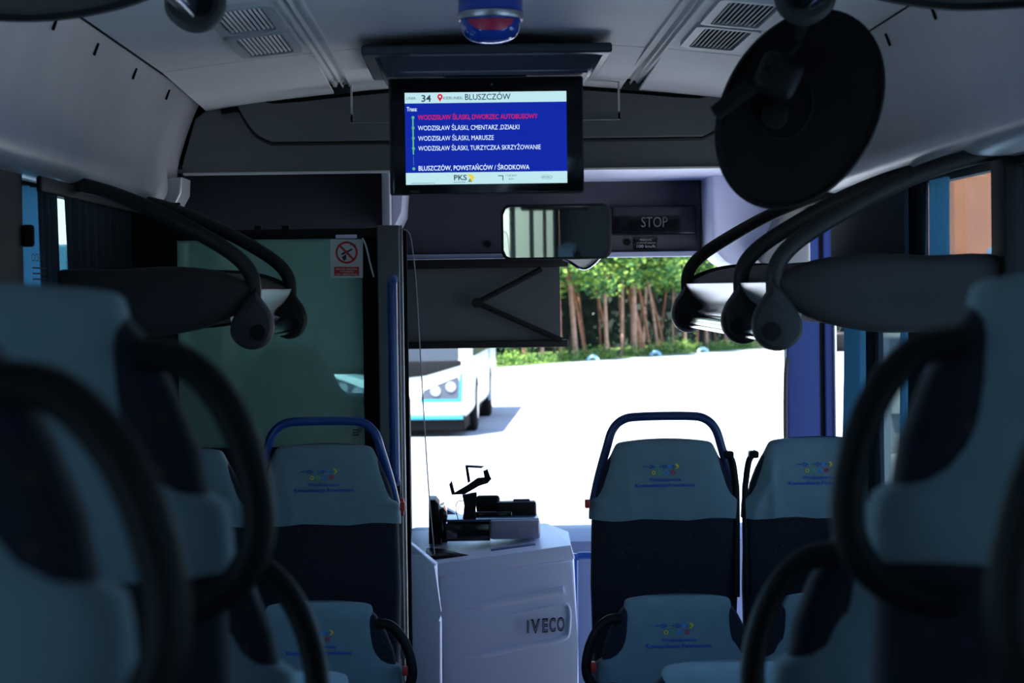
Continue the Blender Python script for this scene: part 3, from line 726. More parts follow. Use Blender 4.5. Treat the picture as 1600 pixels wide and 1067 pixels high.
# no smoking sticker
p0 = P(516, 374, YP - .004); p1 = P(567, 434, YP - .004)
bm = new(); mt = [mat('sticker_white', (.62, .66, .64), .6), mat('sticker_red', (.55, .02, .02), .6), mat('sticker_black', (.02, .02, .03), .6)]
fn = lambda a, b: Vector((P(a, b, YP - .004).x, YP - .001, P(a, b, YP).z))
rect2d(bm, 516, 567, 434, 374, fn, 0)
fn2 = lambda a, b: fn(a, b) + Vector((0, -.0008, 0)); fn3 = lambda a, b: fn(a, b) + Vector((0, -.0016, 0))
ring2d(bm, 541.5, 394.5, 17.5, 3.2, fn2, 1, 28)
poly2d(bm, [(529, 384.5), (531.5, 382), (554, 404.5), (551.5, 407)], fn3, 1)
rect2d(bm, 522, 561, 431, 417, fn2, 1)
poly2d(bm, [(533, 396), (550, 388), (551, 390.5), (534, 399)], fn2, 2)
poly2d(bm, [(534, 401), (541, 397), (541, 405), (537, 408)], fn2, 2)
poly2d(bm, [(547, 384), (549, 384), (551, 380), (549, 380)], fn2, 2)
poly2d(bm, [(552, 386), (554, 386), (556, 382), (554, 382)], fn2, 2)
for k, (a, b, s) in enumerate(((525, 558, 'ZAKAZ PALENIA'), (531, 552, 'TYTONIU'), (525, 558, 'NO SMOKING'))):
    write(bm, s, a, b, 421.5 + k * 4.2, -2.6, fn3, .01, 0)
tag(finish_flat('no_smoking_sticker', bm, mt, None), 'white and red no smoking sticker on the partition glass', 'sticker')

# ================================================================== DRIVER SIDE (behind the tinted glass)
# driver seat: high dark back with a shoulder hump
t = empty('driver_seat', P(455, 700, 8.95) - Vector((0, 0, 1.05)), 'tall dark driver seat seen dimly through the tinted partition glass', 'seat'); b0 = t.location.copy()
hp = [(360, 700), (366, 655), (376, 610), (388, 575), (405, 552), (430, 545), (460, 543), (490, 546), (508, 556), (518, 580), (530, 605), (548, 622), (566, 632), (572, 700)]
hp = smoothpath([P(a, b, 8.95) for a, b in hp], 4)
bm = new(); rings = []
cxm = P(462, 640, 8.95)
for q, dy in ((.86, -.05), (.96, -.04), (1, -.015), (1, .06), (.9, .09)):
    rings.append([Vector((cxm.x + (p.x - cxm.x) * q, 8.95 + dy, cxm.z + (p.z - cxm.z) * q)) for p in hp])
rings_loft(bm, rings); o = bobj('backrest', bm, mat('charcoal_driver_cloth', (.05, .055, .06), .9), t); o.data.transform(Matrix.Translation(-b0))
bm = new(); span(bm, (cxm.x - .25, 8.97, b0.z + .42), (cxm.x + .25, 9.45, b0.z + .56), .04); o = bobj('seat_cushion', bm, MATS['charcoal_driver_cloth'], t); o.data.transform(Matrix.Translation(-b0))
bm = new(); span(bm, (cxm.x - .18, 9.0, .1), (cxm.x + .18, 9.35, b0.z + .44), .02); o = bobj('base', bm, M_black, t); o.data.transform(Matrix.Translation(-b0))
bm = new(); span(bm, (WL, 8.5, 0), (P(640, 900, 9).x, 10.3, .10)); struct(bobj('floor_driver', bm, M_floor, smooth=False), 'driver platform')
# sage blind behind the driver
a = P(262, 340, 10.15); b = P(640, 575, 10.15)
bm = new(); span(bm, (WL + .02, 10.15, b.z), (b.x - .02, 10.153, a.z)); o = bobj('sun_blind', bm, M_blind2, smooth=False); tag(o, 'pale sage sun blind lowered before the driver, seen through the partition glass', 'blind')
bm = new(); span(bm, (WL + .02, 10.14, b.z - .02), (b.x - .02, 10.16, b.z), .004); bobj('bottom_bar', bm, M_black, o)
# side blind of the driver window
bm = new(); span(bm, (WL + .005, 8.55, E - .9), (WL + .008, 10.1, ZT)); o = bobj('sun_blind', bm, M_blind2, smooth=False); tag(o, 'sage sun blind over the driver side window', 'blind')
# dashboard lower left
bm = new(); span(bm, (WL + .01, 9.75, 0), (P(640, 850, 9.8).x, 10.3, E - .42), .03); span(bm, (WL + .01, 9.7, 0), (P(372, 850, 9.7).x, 10.1, P(372, 575, 9.7).z), .03); tag(bobj('dashboard', bm, M_dgrey), 'dark dashboard in front of the driver seat', 'dashboard')

# ================================================================== WINDSCREEN ROLLER BLIND with scissor arm
t = empty('roller_blind', P(760, 540, 10.05), 'dark roller sun blind lowered across the windscreen top with folding arm', 'blind'); b0 = t.location.copy()
def RB(o): o.data.transform(Matrix.Translation(-b0)); return o
a = P(640, 416, 10.05); b = P(876, 541, 10.05)
bm = new(); span(bm, (a.x - .1, 10.05, b.z), (b.x, 10.053, a.z)); RB(bobj('fabric', bm, M_blind, t, smooth=False))
a1 = P(640, 406, 10.02); b1 = P(888, 417, 10.02)
bm = new(); span(bm, (a1.x - .1, 10.01, b1.z), (b1.x, 10.06, a1.z), .006); RB(bobj('cassette', bm, M_black, t))
a1 = P(640, 534, 10.02); b1 = P(888, 542, 10.02)
bm = new(); span(bm, (a1.x - .1, 10.02, b1.z), (b1.x, 10.06, a1.z), .005); RB(bobj('bottom_bar', bm, M_black, t))
for qa, qb in (((846, 420), (745, 473)), ((745, 473), (878, 532))):
    bm = new(); tube(bm, [P(*qa, 10.01), P(*qb, 10.01)], .011, 8, squash=.5); RB(bobj('arm', bm, M_blackm, t))
bm = new(); lathe(bm, [(0, 0), (.02, 0), (.02, .012), (0, .012)], 16, Matrix.Translation(P(745, 473, 10.005)) @ Matrix.Rotation(pi / 2, 4, 'X')); RB(bobj('joint', bm, M_blackm, t))

# ================================================================== REAR-VIEW MIRROR
pm = P(869, 362, 9.75)
t = empty('rear_view_mirror', pm, 'rounded rectangular interior mirror in front of the dark header panel', 'mirror')
w, h = 172 / 2 * 9.75 / F, 87 / 2 * 9.75 / F
bm = new()
rings = []
for q, y in ((.97, -.012), (1, -.008), (1, .012), (.88, .03)):
    rings.append([Vector((a * q, y, b * q)) for a, b in rrect(-w, w, -h, h, .035, 6)])
rings_loft(bm, rings); bobj('housing', bm, M_black, t)
bm = new(); cols = []
for k in range(41):       # slightly convex mirror face with rounded corners
    x_ = w * .955 * (k / 20 - 1); e_ = max(0, abs(x_) - (w * .955 - .03)); hh_ = h * .91 - (.03 - math.sqrt(max(0, .0009 - e_ * e_)))
    y_ = -.0130 - .0050 * (1 - (x_ / w) ** 2)
    cols.append([bm.verts.new((x_, y_, -hh_)), bm.verts.new((x_, y_, hh_))])
for A_, B_ in zip(cols, cols[1:]): bm.faces.new((A_[0], B_[0], B_[1], A_[1]))
me = bpy.data.meshes.new('glass'); bm.to_mesh(me); bm.free(); link('glass', me, M_mirror, t, True)
t.rotation_euler = (math.radians(1.0), 0, math.radians(-4.6))
# bracket behind the mirror with chrome U
bm = new(); tube(bm, smoothpath([Vector((.02, .09, -h - .0)), Vector((.05, .09, -h - .012)), Vector((.085, .09, -h - .034)), Vector((.115, .09, -h - .034)), Vector((.15, .09, -h - .008)), Vector((.185, .09, -h + .03))], 5), .006, 8); bobj('bracket', bm, M_chrome, t)
bm = new(); prism(bm, [(.03, -h), (.085, -h - .028), (.115, -h - .028), (.15, -h - .004), (.19, -h + .04), (.03, -h + .04)], .095, .105); bobj('bracket_plate', bm, M_lgrey, t, smooth=False)
bm = new(); tube(bm, [(0, .02, 0), (0, .3, .04)], .018, 10); bobj('stem', bm, M_black, t)

# STOP panel and speed sticker
a = P(957, 322, 10.08); b = P(1088, 366, 10.08)
bm = new(); span(bm, (a.x, 10.07, b.z), (b.x, 10.11, a.z), .008); t = bobj('stop_sign_panel', bm, M_blackg); tag(t, 'black panel with unlit grey word STOP over the windscreen', 'sign')
bm = new(); fn = lambda a, b: Vector((P(a, b, 10.07).x, 10.0692, P(a, b, 10.07).z))
write(bm, 'STOP', 1002, 1043, 355, -16, fn, .0, ang=-.014); finish_flat('lettering', bm, mat('unlit_grey_letters', (.13, .125, .13), .6), t)
bm = new(); a = P(990, 371, 10.09); b = P(1028, 389, 10.09)
span(bm, (a.x, 10.092, b.z), (b.x, 10.100, a.z), .001); t = bobj('speed_sticker', bm, M_blackg); tag(t, 'small black speed limit sticker below the STOP panel', 'sticker')
bm = new(); fn = lambda a, b: Vector((P(a, b, 10.09).x, 10.0915, P(a, b, 10.09).z))
write(bm, 'PRĘDKOŚĆ', 1000, 1019, 376, -2.4, fn); write(bm, 'DOPUSZCZALNA', 995, 1024, 380.6, -2.4, fn); write(bm, '100 km/h', 995, 1024, 387, -4.4, fn, .02)
finish_flat('lettering', bm, mat('pale_letters', (.4, .4, .4), .6), t)

# ================================================================== MONITOR
DM = 7.6
c = P(760, 212, DM)
t = empty('monitor', c, 'black ceiling monitor showing a blue route list', 'monitor')
wpx = DM / F
hw, hh = 151.5 * wpx, 91.5 * wpx
bm = new(); rings = []
for q, y in ((.985, -.0), (1, .003), (1, .035), (.93, .05)):
    rings.append([Vector((a * q, y, b * q)) for a, b in rrect(-hw, hw, -hh, hh, .012, 4)])
rings_loft(bm, rings); bobj('housing', bm, M_blackg, t)
bm = new(); frame(bm, rrect(-hw, hw, -hh, hh, .008, 4), rrect(-hw + .004, hw - .004, -hh + .004, hh - .004, .006, 4), -.0015, .004); bobj('bezel_edge', bm, mat('dark_bezel_edge', (.05, .05, .055), .4), t, smooth=False)
bm = new(); lathe(bm, [(0, 0), (.004, 0), (.004, .003), (0, .003)], 12, Matrix.Translation((.018, -.001, hh - .023)) @ Matrix.Rotation(pi / 2, 4, 'X')); bobj('sensor', bm, mat('sensor_grey', (.1, .1, .1), .4), t)
def em(name, col, st=1.0):
    m = mat(name, (0, 0, 0), .3, emit=(col, st)); return m
ms = [em('screen_blue', (.004, .020, .40), .52), em('screen_pale', (.55, .85, .92), .50), em('screen_red', (.75, .01, .05), .5), em('screen_white', (.75, .9, 1), .58), em('screen_green', (.12, .55, .30), .45), em('screen_dark', (.03, .06, .10), .5), em('screen_yellow', (.75, .6, .04), .6), em('screen_glare', (1, 1, 1), 1.0)]
# u: 0..252 right, v: 0..143 down on the screen; screen left at -126
def S(l): return lambda u, v: Vector(((u - 126.5) * wpx + .0, -.0006 - .0004 * l, (68 - v) * wpx))
bm = new()
rect2d(bm, 0, 252, 143, 0, S(1), 0)
rect2d(bm, 0, 252, 16.5, 0, S(2), 1); rect2d(bm, 0, 252, 143, 124.5, S(2), 1)
s3 = S(3)
write(bm, 'LINIA:', 3, 18, 10.5, -4.2, s3, 0, 5); write(bm, '34', 26, 41, 14, -10.2, s3, .02, 5)
ring2d(bm, 55, 6.5, 4.2, 2.6, s3, 2, 16); poly2d(bm, [(51.3, 8.2), (58.7, 8.2), (55, 14.5)], s3, 2)
write(bm, 'KIERUNEK:', 60, 91, 11, -4.4, s3, 0, 5); write(bm, 'BLUSZCZÓW', 94, 165, 12, -9, s3, .01, 5)
write(bm, 'Trasa:', 3, 19, 28.5, -6.4, s3, .01, 3)
write(bm, 'WODZISŁAW ŚLĄSKI, DWORZEC AUTOBUSOWY', 20, 207, 42, -7.2, s3, .012, 2)
write(bm, 'WODZISŁAW ŚLĄSKI, CMENTARZ ,DZIAŁKI', 20, 178, 58.5, -7.2, s3, 0, 3)
write(bm, 'WODZISŁAW ŚLĄSKI, MARUSZE', 20, 138, 74.5, -7.2, s3, 0, 3)
write(bm, 'WODZISŁAW ŚLĄSKI, TURZYCZKA SKRZYŻOWANIE', 20, 211, 90, -7.2, s3, 0, 3)
write(bm, 'BLUSZCZÓW, POWSTAŃCÓW / ŚRODKOWA', 20, 193, 121, -7.2, s3, .008, 3)
for v in (38.5, 54.5, 70.5, 86.5, 118): poly2d(bm, [(12.5 + 2.4 * math.cos(2 * pi * k / 12), v + 2.4 * math.sin(2 * pi * k / 12)) for k in range(12)], s3, 4)
rect2d(bm, 11.2, 13.4, 96, 38, s3, 4)
for k in range(5): rect2d(bm, 11.8, 12.8, 100 + k * 3, 99 + k * 3, s3, 4)
write(bm, 'PKS', 75, 95, 136.5, -8, s3, .02, 5)
poly2d(bm, [(95.5, 128), (101, 127.5), (105.5, 130), (106.5, 133.5), (103.5, 138.5), (98.5, 139.2), (101.5, 133.5)], s3, 6)
poly2d(bm, [(97, 139.5), (100.3, 134), (103, 139.5)], s3, 5)
write(bm, 'RACIBÓRZ', 75, 93, 141, -2, s3, 0, 5)
write(bm, '17.06.2020', 156, 173, 131.5, -2.4, s3, 0, 5); write(bm, '8:31', 161, 168, 137, -2.4, s3, 0, 5)
frame_pts = [(144, 130), (152, 130), (152, 138), (150.8, 138), (150.8, 131.2), (144, 131.2)]
poly2d(bm, frame_pts, s3, 5)
ring2d(bm, 220, 133.5, 7, .5, lambda a, b: s3(220 + (a - 220) * 1.25, 133.5 + (b - 133.5) * .5), 5, 20); write(bm, 'PIXEL', 214, 226, 135, -3, s3, 0, 5)
rect2d(bm, 8, 45, 141, 140.4, s3, 5)
finish_flat('display', bm, ms, t)
bm = new(); fn = lambda a, b: Vector(((a - 126.5) * wpx, -.001, (68 - b) * wpx))
write(bm, 'PIXEL', 6, 22, 156, -4, fn, .01); finish_flat('maker_mark', bm, mat('dim_mark', (.10, .10, .11), .5), t)
bm = new(); span(bm, (-.12, .035, .02), (.12, .09, hh + .06), .01); bobj('mount', bm, M_black, t)
t.rotation_euler = (math.radians(3), 0, 0)

# monitor hood / housing in the ceiling
pc = lambda a, b, d: P(a, b, d)
t = empty('ceiling_housing', P(760, 100, 7.6), 'dark tray-like housing on the ceiling just above the monitor', 'housing'); b0 = t.location.copy()
y0 = 7.45
hA, hB = P(565, 70, y0), P(955, 66, y0)
prof_top = [P(565, 72, y0), P(955, 67, y0)]
bm = new()
# upper flange
span(bm, (hA.x, 7.40, P(760, 84, 7.4).z), (hB.x, 8.3, P(760, 68, 7.4).z), .008)
o = bobj('flange', bm, mat('slate_plastic', (.055, .065, .08), .4), t); o.data.transform(Matrix.Translation(-b0))
# tapered tray hanging below
bm = new()
tops = [P(582, 84, 7.46), P(946, 80, 7.46)]; bots = [P(598, 116, 7.5), P(925, 113, 7.5)]
z1, z2 = tops[0].z, bots[0].z
v = [(tops[0].x, 7.46, z1), (tops[1].x, 7.46, z1), (tops[1].x, 8.2, z1), (tops[0].x, 8.2, z1), (bots[0].x, 7.52, z2), (bots[1].x, 7.52, z2), (bots[1].x, 8.1, z2), (bots[0].x, 8.1, z2)]
V = [bm.verts.new(q) for q in v]
for f in ((0, 1, 2, 3), (4, 7, 6, 5), (0, 4, 5, 1), (1, 5, 6, 2), (2, 6, 7, 3), (3, 7, 4, 0)): bm.faces.new([V[i] for i in f])
bmesh.ops.bevel(bm, geom=bm.edges[:], offset=.012, segments=3, affect='EDGES')
o = bobj('tray', bm, mat('slate_plastic_light', (.09, .10, .125), .38), t); o.data.transform(Matrix.Translation(-b0))
# thin U-shaped bracket behind the monitor
bm = new(); YB_ = 8.75
zb = P(700, 188, YB_).z; xa = P(548, 188, YB_).x; xb = P(969, 185, YB_).x; zt = P(700, 122, YB_).z
span(bm, (xa, YB_, zb - .004), (xa + .006, YB_ + .03, zt + .03)); span(bm, (xb - .006, YB_, zb - .004), (xb, YB_ + .03, zt + .03)); 
o = empty('hanging_bracket', (0, YB_, zb), 'thin pale U-shaped bracket hanging behind the monitor', 'bracket'); 
q = bobj('side_strip', bm, M_lgrey, o, smooth=False); q.data.transform(Matrix.Translation(-o.location))
bm = new(); span(bm, (xa, YB_, zb - .004), (xb, YB_ + .03, zb + .022)); q = bobj('cross_plate', bm, M_bulk, o, smooth=False); q.data.transform(Matrix.Translation(-o.location))
for px, py in ((533, 128), (981, 123)):
    p = P(px, py, 8.9); bm = new(); bmesh.ops.create_uvsphere(bm, u_segments=12, v_segments=8, radius=.012); bmesh.ops.translate(bm, verts=bm.verts[:], vec=p)
    struct(bobj('trim_end_knob', bm, M_blackm), 'black end knob of the ceiling rail')

# blue dome lamp with a silver ring hanging at the top centre
DL = 6.4
t = empty('ceiling_lamp', P(766, -20, DL), 'blue glossy dome with silver band and red mark hanging from the ceiling centre', 'lamp'); b0 = t.location.copy()
u = DL / F
r = 51 * u
M_bl = mat('gloss_blue_dome', (.015, .06, .42), .08, coat=.6)
def ZZ(py): return P(766, py, DL).z - b0.z
bm = new(); lathe(bm, [(r * .9, ZZ(-22)), (r, ZZ(0)), (r, ZZ(18)), (r * .97, ZZ(24))], 40); bobj('upper_shell', bm, M_bl, t)
bm = new(); lathe(bm, [(r * .98, ZZ(21)), (r * 1.03, ZZ(23)), (r * 1.03, ZZ(29)), (r * .98, ZZ(33))], 40, Matrix.Rotation(math.radians(-4), 4, 'X')); bobj('band', bm, M_alu, t)
bm = new(); lathe(bm, [(r * .93, ZZ(30)), (r * .93, ZZ(38)), (r * .88, ZZ(50)), (r * .78, ZZ(58)), (r * .6, ZZ(64)), (r * .3, ZZ(68)), (.001, ZZ(69))], 40); bobj('lower_dome', bm, M_bl, t)
bm = new(); rg = []
for f, a0, rq in ((33, .66, .942), (40, .60, .938), (46, .46, .918), (51, .28, .888)):
    row = []
    for k in range(9):
        ang = -pi / 2 + (k / 8 - .5) * 2 * a0 * 1.25
        rad = r * rq + .001
        row.append(Vector((rad * math.cos(ang), rad * math.sin(ang), ZZ(f))))
    rg.append(row)
rings_loft(bm, rg, cap=False, closed=False); bobj('red_mark', bm, mat('red_print', (.5, .02, .08), .4), t)

# ================================================================== ROUND MIRROR seen from behind (hangs from the right rear rack)
DR = 5.13
c = P(1250, 171, DR)
t = empty('round_mirror', c, 'large black oval convex mirror seen from behind, hung at the upper right', 'mirror')
u = DR / F
tilt = Matrix.Rotation(math.radians(30), 4, 'Y')
rl, rs = 166 * u, 121 * u
def ell(q, y): return [tilt @ Vector((rs * q * math.cos(2 * pi * k / 64), y, rl * q * math.sin(2 * pi * k / 64))) for k in range(64)]
bm = new(); rings_loft(bm, [ell(.93, -.004), ell(.97, -.014), ell(1, -.008), ell(1, .008), ell(.95, .012)]); bobj('rim', bm, M_blackm, t)
bm = new(); rings_loft(bm, [ell(.935, .0), ell(.8, .0), ell(.55, -.006), ell(.35, -.008), ell(.05, -.008)]); bobj('shell', bm, mat('black_mirror_back', (.006, .0055, .0055), .8, spec=.1), t)
bm = new(); rings_loft(bm, [ell(.94, .010), ell(.7, .03), ell(.4, .042), ell(.03, .046)]); bobj('glass', bm, M_mirror, t)
def LP(px, py, dy=0): 
    p = P(px, py, DR); return Vector((p.x - c.x, dy, p.z - c.z))
bm = new(); lathe(bm, [(.001, .006), (.055, .006), (.052, -.006), (.030, -.012), (.028, -.035), (.001, -.04)], 28, Matrix.Translation(LP(1213, 165)) @ Matrix.Rotation(-pi / 2, 4, 'X') @ Matrix.Scale(-1, 4, (0, 0, 1))); bobj('ball_joint', bm, M_blackm, t)
bm = new(); box(bm, LP(1212, 122, -.045), (.088, .05, .085), .02, Matrix.Rotation(math.radians(25), 3, 'Y')); cl = bobj('clamp', bm, M_black, t)
bm = new(); bmesh.ops.create_uvsphere(bm, u_segments=20, v_segments=14, radius=.027); bmesh.ops.translate(bm, verts=bm.verts[:], vec=LP(1208, 182, -.03)); bobj('ball', bm, mat('dusty_brown_grey', (.010, .0095, .008), .9, spec=.1), t)
bm = new(); tube(bm, [LP(1220, 160, -.008) + Vector((.062 * math.cos(a * pi / 16), 0, .072 * math.sin(a * pi / 16))) for a in range(32)], .004, 8, closed=True); bobj('collar', bm, M_blackm, t)
for px, py in ((1193, 111), (1208, 98), (1216, 116)):
    bm = new(); lathe(bm, [(.001, 0), (.0055, 0), (.0055, .004), (.001, .004)], 12, Matrix.Translation(LP(px, py, -.076)) @ Matrix.Rotation(-pi / 2, 4, 'X')); bobj('screw', bm, M_blackg, cl)
bm = new(); tube(bm, smoothpath([LP(1115, 178, -.05), LP(1150, 155, -.05), LP(1185, 130, -.05), LP(1210, 110, -.045), LP(1230, 85, -.03), LP(1245, 60, -.01), LP(1250, 30, -.12)], 6), .0115, 12); bobj('arm', bm, M_blackm, t)
bm = new(); tube(bm, [LP(1113, 180, -.05), LP(1172, 138, -.05)], .016, 12); bobj('arm_sleeve', bm, M_blackm, t)

# ================================================================== CONSOLE with ticket machine
YC = 8.95
t = empty('console_cabinet', P(790, 1067, YC), 'white moulded console cabinet with chrome lettering between driver and door', 'cabinet'); b0 = t.location.copy()
def CT(o): o.data.transform(Matrix.Translation(-b0)); return o
pl = P(686, 900, YC); pr = P(905, 860, YC)
# body: front face with slightly slanted right edge; top edge rises to the right (deeper)
def cpx(px, py, d=YC): p = P(px, py, d); return (p.x, p.z)
bodyp = [cpx(690, 1200), cpx(684, 900), cpx(897, 872), cpx(903, 1000), cpx(906, 1200)]
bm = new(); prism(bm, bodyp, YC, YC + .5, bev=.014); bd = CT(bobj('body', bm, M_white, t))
# lid, slightly proud
lp = [cpx(684, 901), cpx(680, 880), cpx(892, 851), cpx(898, 872)]
bm = new(); prism(bm, lp, YC - .012, YC + .02, bev=.004); CT(bobj('lid_edge', bm, M_white, t))
# top surface: gently sloping worktop
zA = P(682, 880, YC).z; zB = P(892, 851, YC).z
xA = P(682, 880, YC).x; xB = P(892, 851, YC).x
bm = new()
top = [(xA, YC - .01, zA), (xB, YC - .01, zB), (xB + .005, YC + .35, zB + .012), (xB - .07, YC + .62, zB + .02), (xA - .1, YC + .7, zB - .01), (xA - .1, YC + .2, zA)]
vt = [bm.verts.new(q) for q in top]; f = bm.faces.new(vt)
ex = bmesh.ops.extrude_face_region(bm, geom=[f]); bmesh.ops.translate(bm, verts=[g for g in ex['geom'] if isinstance(g, bmesh.types.BMVert)], vec=(0, 0, -.03))
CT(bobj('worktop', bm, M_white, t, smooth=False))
# embossed grip field and ribs on the front
def rib(pts, wid, m=M_white, nm='rib', dep=.012):
    bm = new(); path = smoothpath([P(a, b, YC - .001) for a, b in pts], 6)
    n = len(path)
    tube(bm, path, wid, 10, rr=lambda f: wid * max(.15, min(1, 4.5 * f, 1)) , squash=.6); return CT(bobj(nm, bm, m, t))
rib([(722, 950), (760, 944), (800, 938), (840, 930), (880, 922)], .016)
rib([(722, 971), (760, 966), (800, 961), (850, 950), (880, 944), (889, 950), (890, 975), (886, 995), (870, 1002)], .006)
rib([(722, 1029), (770, 1021), (820, 1010), (870, 1000), (886, 994)], .010)
# lettering
LET = (('I', 823, 826.5), ('V', 829, 844), ('E', 847, 856), ('C', 858, 868), ('O', 870, 882))
for k_, (nm_, dy_, bd_, mm_) in enumerate((('lettering', -.010, .045, mat('dark_letter_edge', (.015, .016, .02), .4)), ('lettering_face', -.012, .0, mat('brushed_chrome_letters', (.30, .32, .40), .35, .2)))):
    bm = new(); fn = lambda a, b: Vector((P(a, b, YC).x, YC + dy_, P(a, b, YC).z))
    for ch, xa_, xb_ in LET: write(bm, ch, xa_ + (.8 if k_ else 0), xb_ - (.8 if k_ else 0), 988.5 - (xa_ - 823) * .08 - .8 * k_, -20 + 1.6 * k_, fn, bd_ if ch != 'I' else 0, ang=-.06)
    o = finish_flat(nm_, bm, mm_, t); CT(o)
    if not k_: o['label'] = 'chrome capital lettering with dark edges'
# cup hollow and tray recesses on the worktop
bm = new(); pts = [PZ(675 + 0, 868, zA + .004), PZ(745, 862, zA + .006), PZ(752, 852, zA + .01), PZ(680, 852, zA + .01)]
p = P(700, 868, YC + .12); bm = new(); box(bm, (p.x + .0, YC + .22, zA + .014), (.16, .3, .01), .004); CT(bobj('recess', bm, M_black, t))
p = P(802, 857, YC + .1); bm = new(); box(bm, (p.x, YC + .12, (zA + zB) / 2 + .010), (.16, .05, .008), .003, Matrix.Rotation(-math.atan((zB - zA) / (xB - xA)), 3, 'Y')); CT(bobj('groove', bm, mat('groove_shadow_blue', (.10, .13, .25), .5), t))  # raised strip, the groove's shade put into its colour
# door-side white panel left of it with slanted top
bm = new(); prism(bm, [cpx(641, 1200, 8.7), cpx(641, 848, 8.7), cpx(683, 882, 8.7), cpx(685, 960, 8.7), cpx(690, 970, 8.7), cpx(691, 1200, 8.7)], 8.7, 8.78, bev=.01)
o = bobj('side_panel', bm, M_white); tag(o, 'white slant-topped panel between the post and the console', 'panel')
# dashboard ledge under the windscreen, right of console
bm = new(); prism(bm, [(9.55, 0), (9.55, P(900, 846, 9.55).z), (9.75, P(900, 826, 9.75).z), (10.0, P(900, 822, 10.0).z), (10.33, P(900, 820, 10.33).z), (10.33, 0)], P(640, 900, 9.6).x, WR - .02, 'x', bev=.012)
o = bobj('dashboard_ledge', bm, mat('blue_grey_dash_plastic', (.16, .20, .34), .5)); tag(o, 'long blue grey ledge under the windscreen', 'ledge')
# blue handrail beside console
bm = new(); tube(bm, smoothpath([P(899, 1100, 9.3), P(899, 885, 9.3), P(901, 872, 9.3), P(908, 868, 9.3), P(930, 868, 9.3)], 5), .013, 12); tag(bobj('grab_rail', bm, M_bluerail), 'bright blue grab rail beside the white console', 'rail')

# ---- ticket machine on the console
YT = 9.12; 
zdeck = zB + .012
t = empty('ticket_machine', (P(772, 845, YT).x, YT, zdeck), 'black and silver ticket machine lying on the console top', 'ticket machine'); b0 = t.location.copy()
def TT(o): o.data.transform(Matrix.Translation(-b0)); return o
def bxy(x0, y0, x1, y1, d, th, m, nm, bev=.005, par=None):
    a = P(x0, y1, d); b = P(x1, y0, d); bm = new(); span(bm, (a.x, d, a.z), (b.x, d + th, b.z), bev); return TT(bobj(nm, bm, m, par or t))
bxy(696, 817, 766, 846, YT + .02, .22, M_blackg, 'card_slot')
bxy(765, 812, 844, 843, YT, .24, mat('silver_violet_plastic', (.26, .25, .32), .35, .4), 'front_cover', .01)
bxy(698, 810, 842, 816, YT + .02, .22, mat('blue_black_lid', (.03, .05, .10), .3), 'lid', .003)
bxy(776, 784, 838, 812, YT + .16, .08, M_black, 'printer', .008)
bxy(734, 799, 800, 812, YT + .12, .08, M_blackg, 'keypad', .004)
bm = new(); p = P(815, 787, YT + .2); lathe(bm, [(.001, -.03), (.028, -.03), (.028, .03), (.001, .03)], 24, Matrix.Translation(p - Vector((0, 0, .01))) @ Matrix.Rotation(pi / 2, 4, 'Y')); TT(bobj('paper_roll', bm, M_dgrey, t))
bxy(744, 774, 781, 800, YT + .22, .03, M_black, 'screen_unit', .012)
bm = new(); fn = lambda a, b: Vector((P(a, b, YT).x, YT - .001, P(a, b, YT).z))
write(bm, 'EMAR', 812, 838, 833, -8, fn, .0); TT(finish_flat('lettering', bm, mat('dim_lilac', (.36, .35, .42), .4), t))
# cable
bm = new(); tube(bm, smoothpath([P(716, 812, 9.1), P(712, 795, 9.1), P(715, 784, 9.1), P(724, 782, 9.1)], 5), .0016, 6); TT(bobj('cable', bm, M_blackm, t))
# ---- phone cradle
t = empty('phone_holder', P(735, 812, 9.18), 'black spring phone holder standing on the ticket machine', 'phone holder'); b0 = t.location.copy()
def bar(pts, r, nm, m=M_black, sq=.6):
    bm = new(); tube(bm, [P(a, b, 9.18) for a, b in pts], r, 8, squash=sq); return TT(bobj(nm, bm, m, t))
def pb(poly, d0, d1, nm, m=M_black):
    bm = new(); prism(bm, [(P(a, b, 9.18).x, P(a, b, 9.18).z) for a, b in poly], d0, d1, bev=.001); return TT(bobj(nm, bm, m, t))
pb([(723, 810), (726, 790), (722, 772), (731, 772), (736, 770), (745, 769), (745, 776), (743, 800), (744, 812)], 9.165, 9.195, 'stand')
pb([(705, 772), (722, 762), (732, 756), (746, 746), (757, 745), (764, 744), (767, 748), (762, 754), (748, 758), (735, 766), (726, 771)], 9.15, 9.17, 'back_plate')
pb([(706, 772), (702, 756), (706, 750), (708, 758), (711, 770)], 9.14, 9.17, 'claw')
pb([(757, 746), (755, 735), (762, 732), (765, 743), (768, 747), (764, 751)], 9.14, 9.17, 'claw')
pb([(731, 754), (729, 742), (727, 728), (731, 727), (733, 738), (735, 751)], 9.15, 9.165, 'top_arm')
pb([(727, 725.5), (756, 727), (752, 729.5), (728, 728.5)], 9.12, 9.165, 'top_claw')
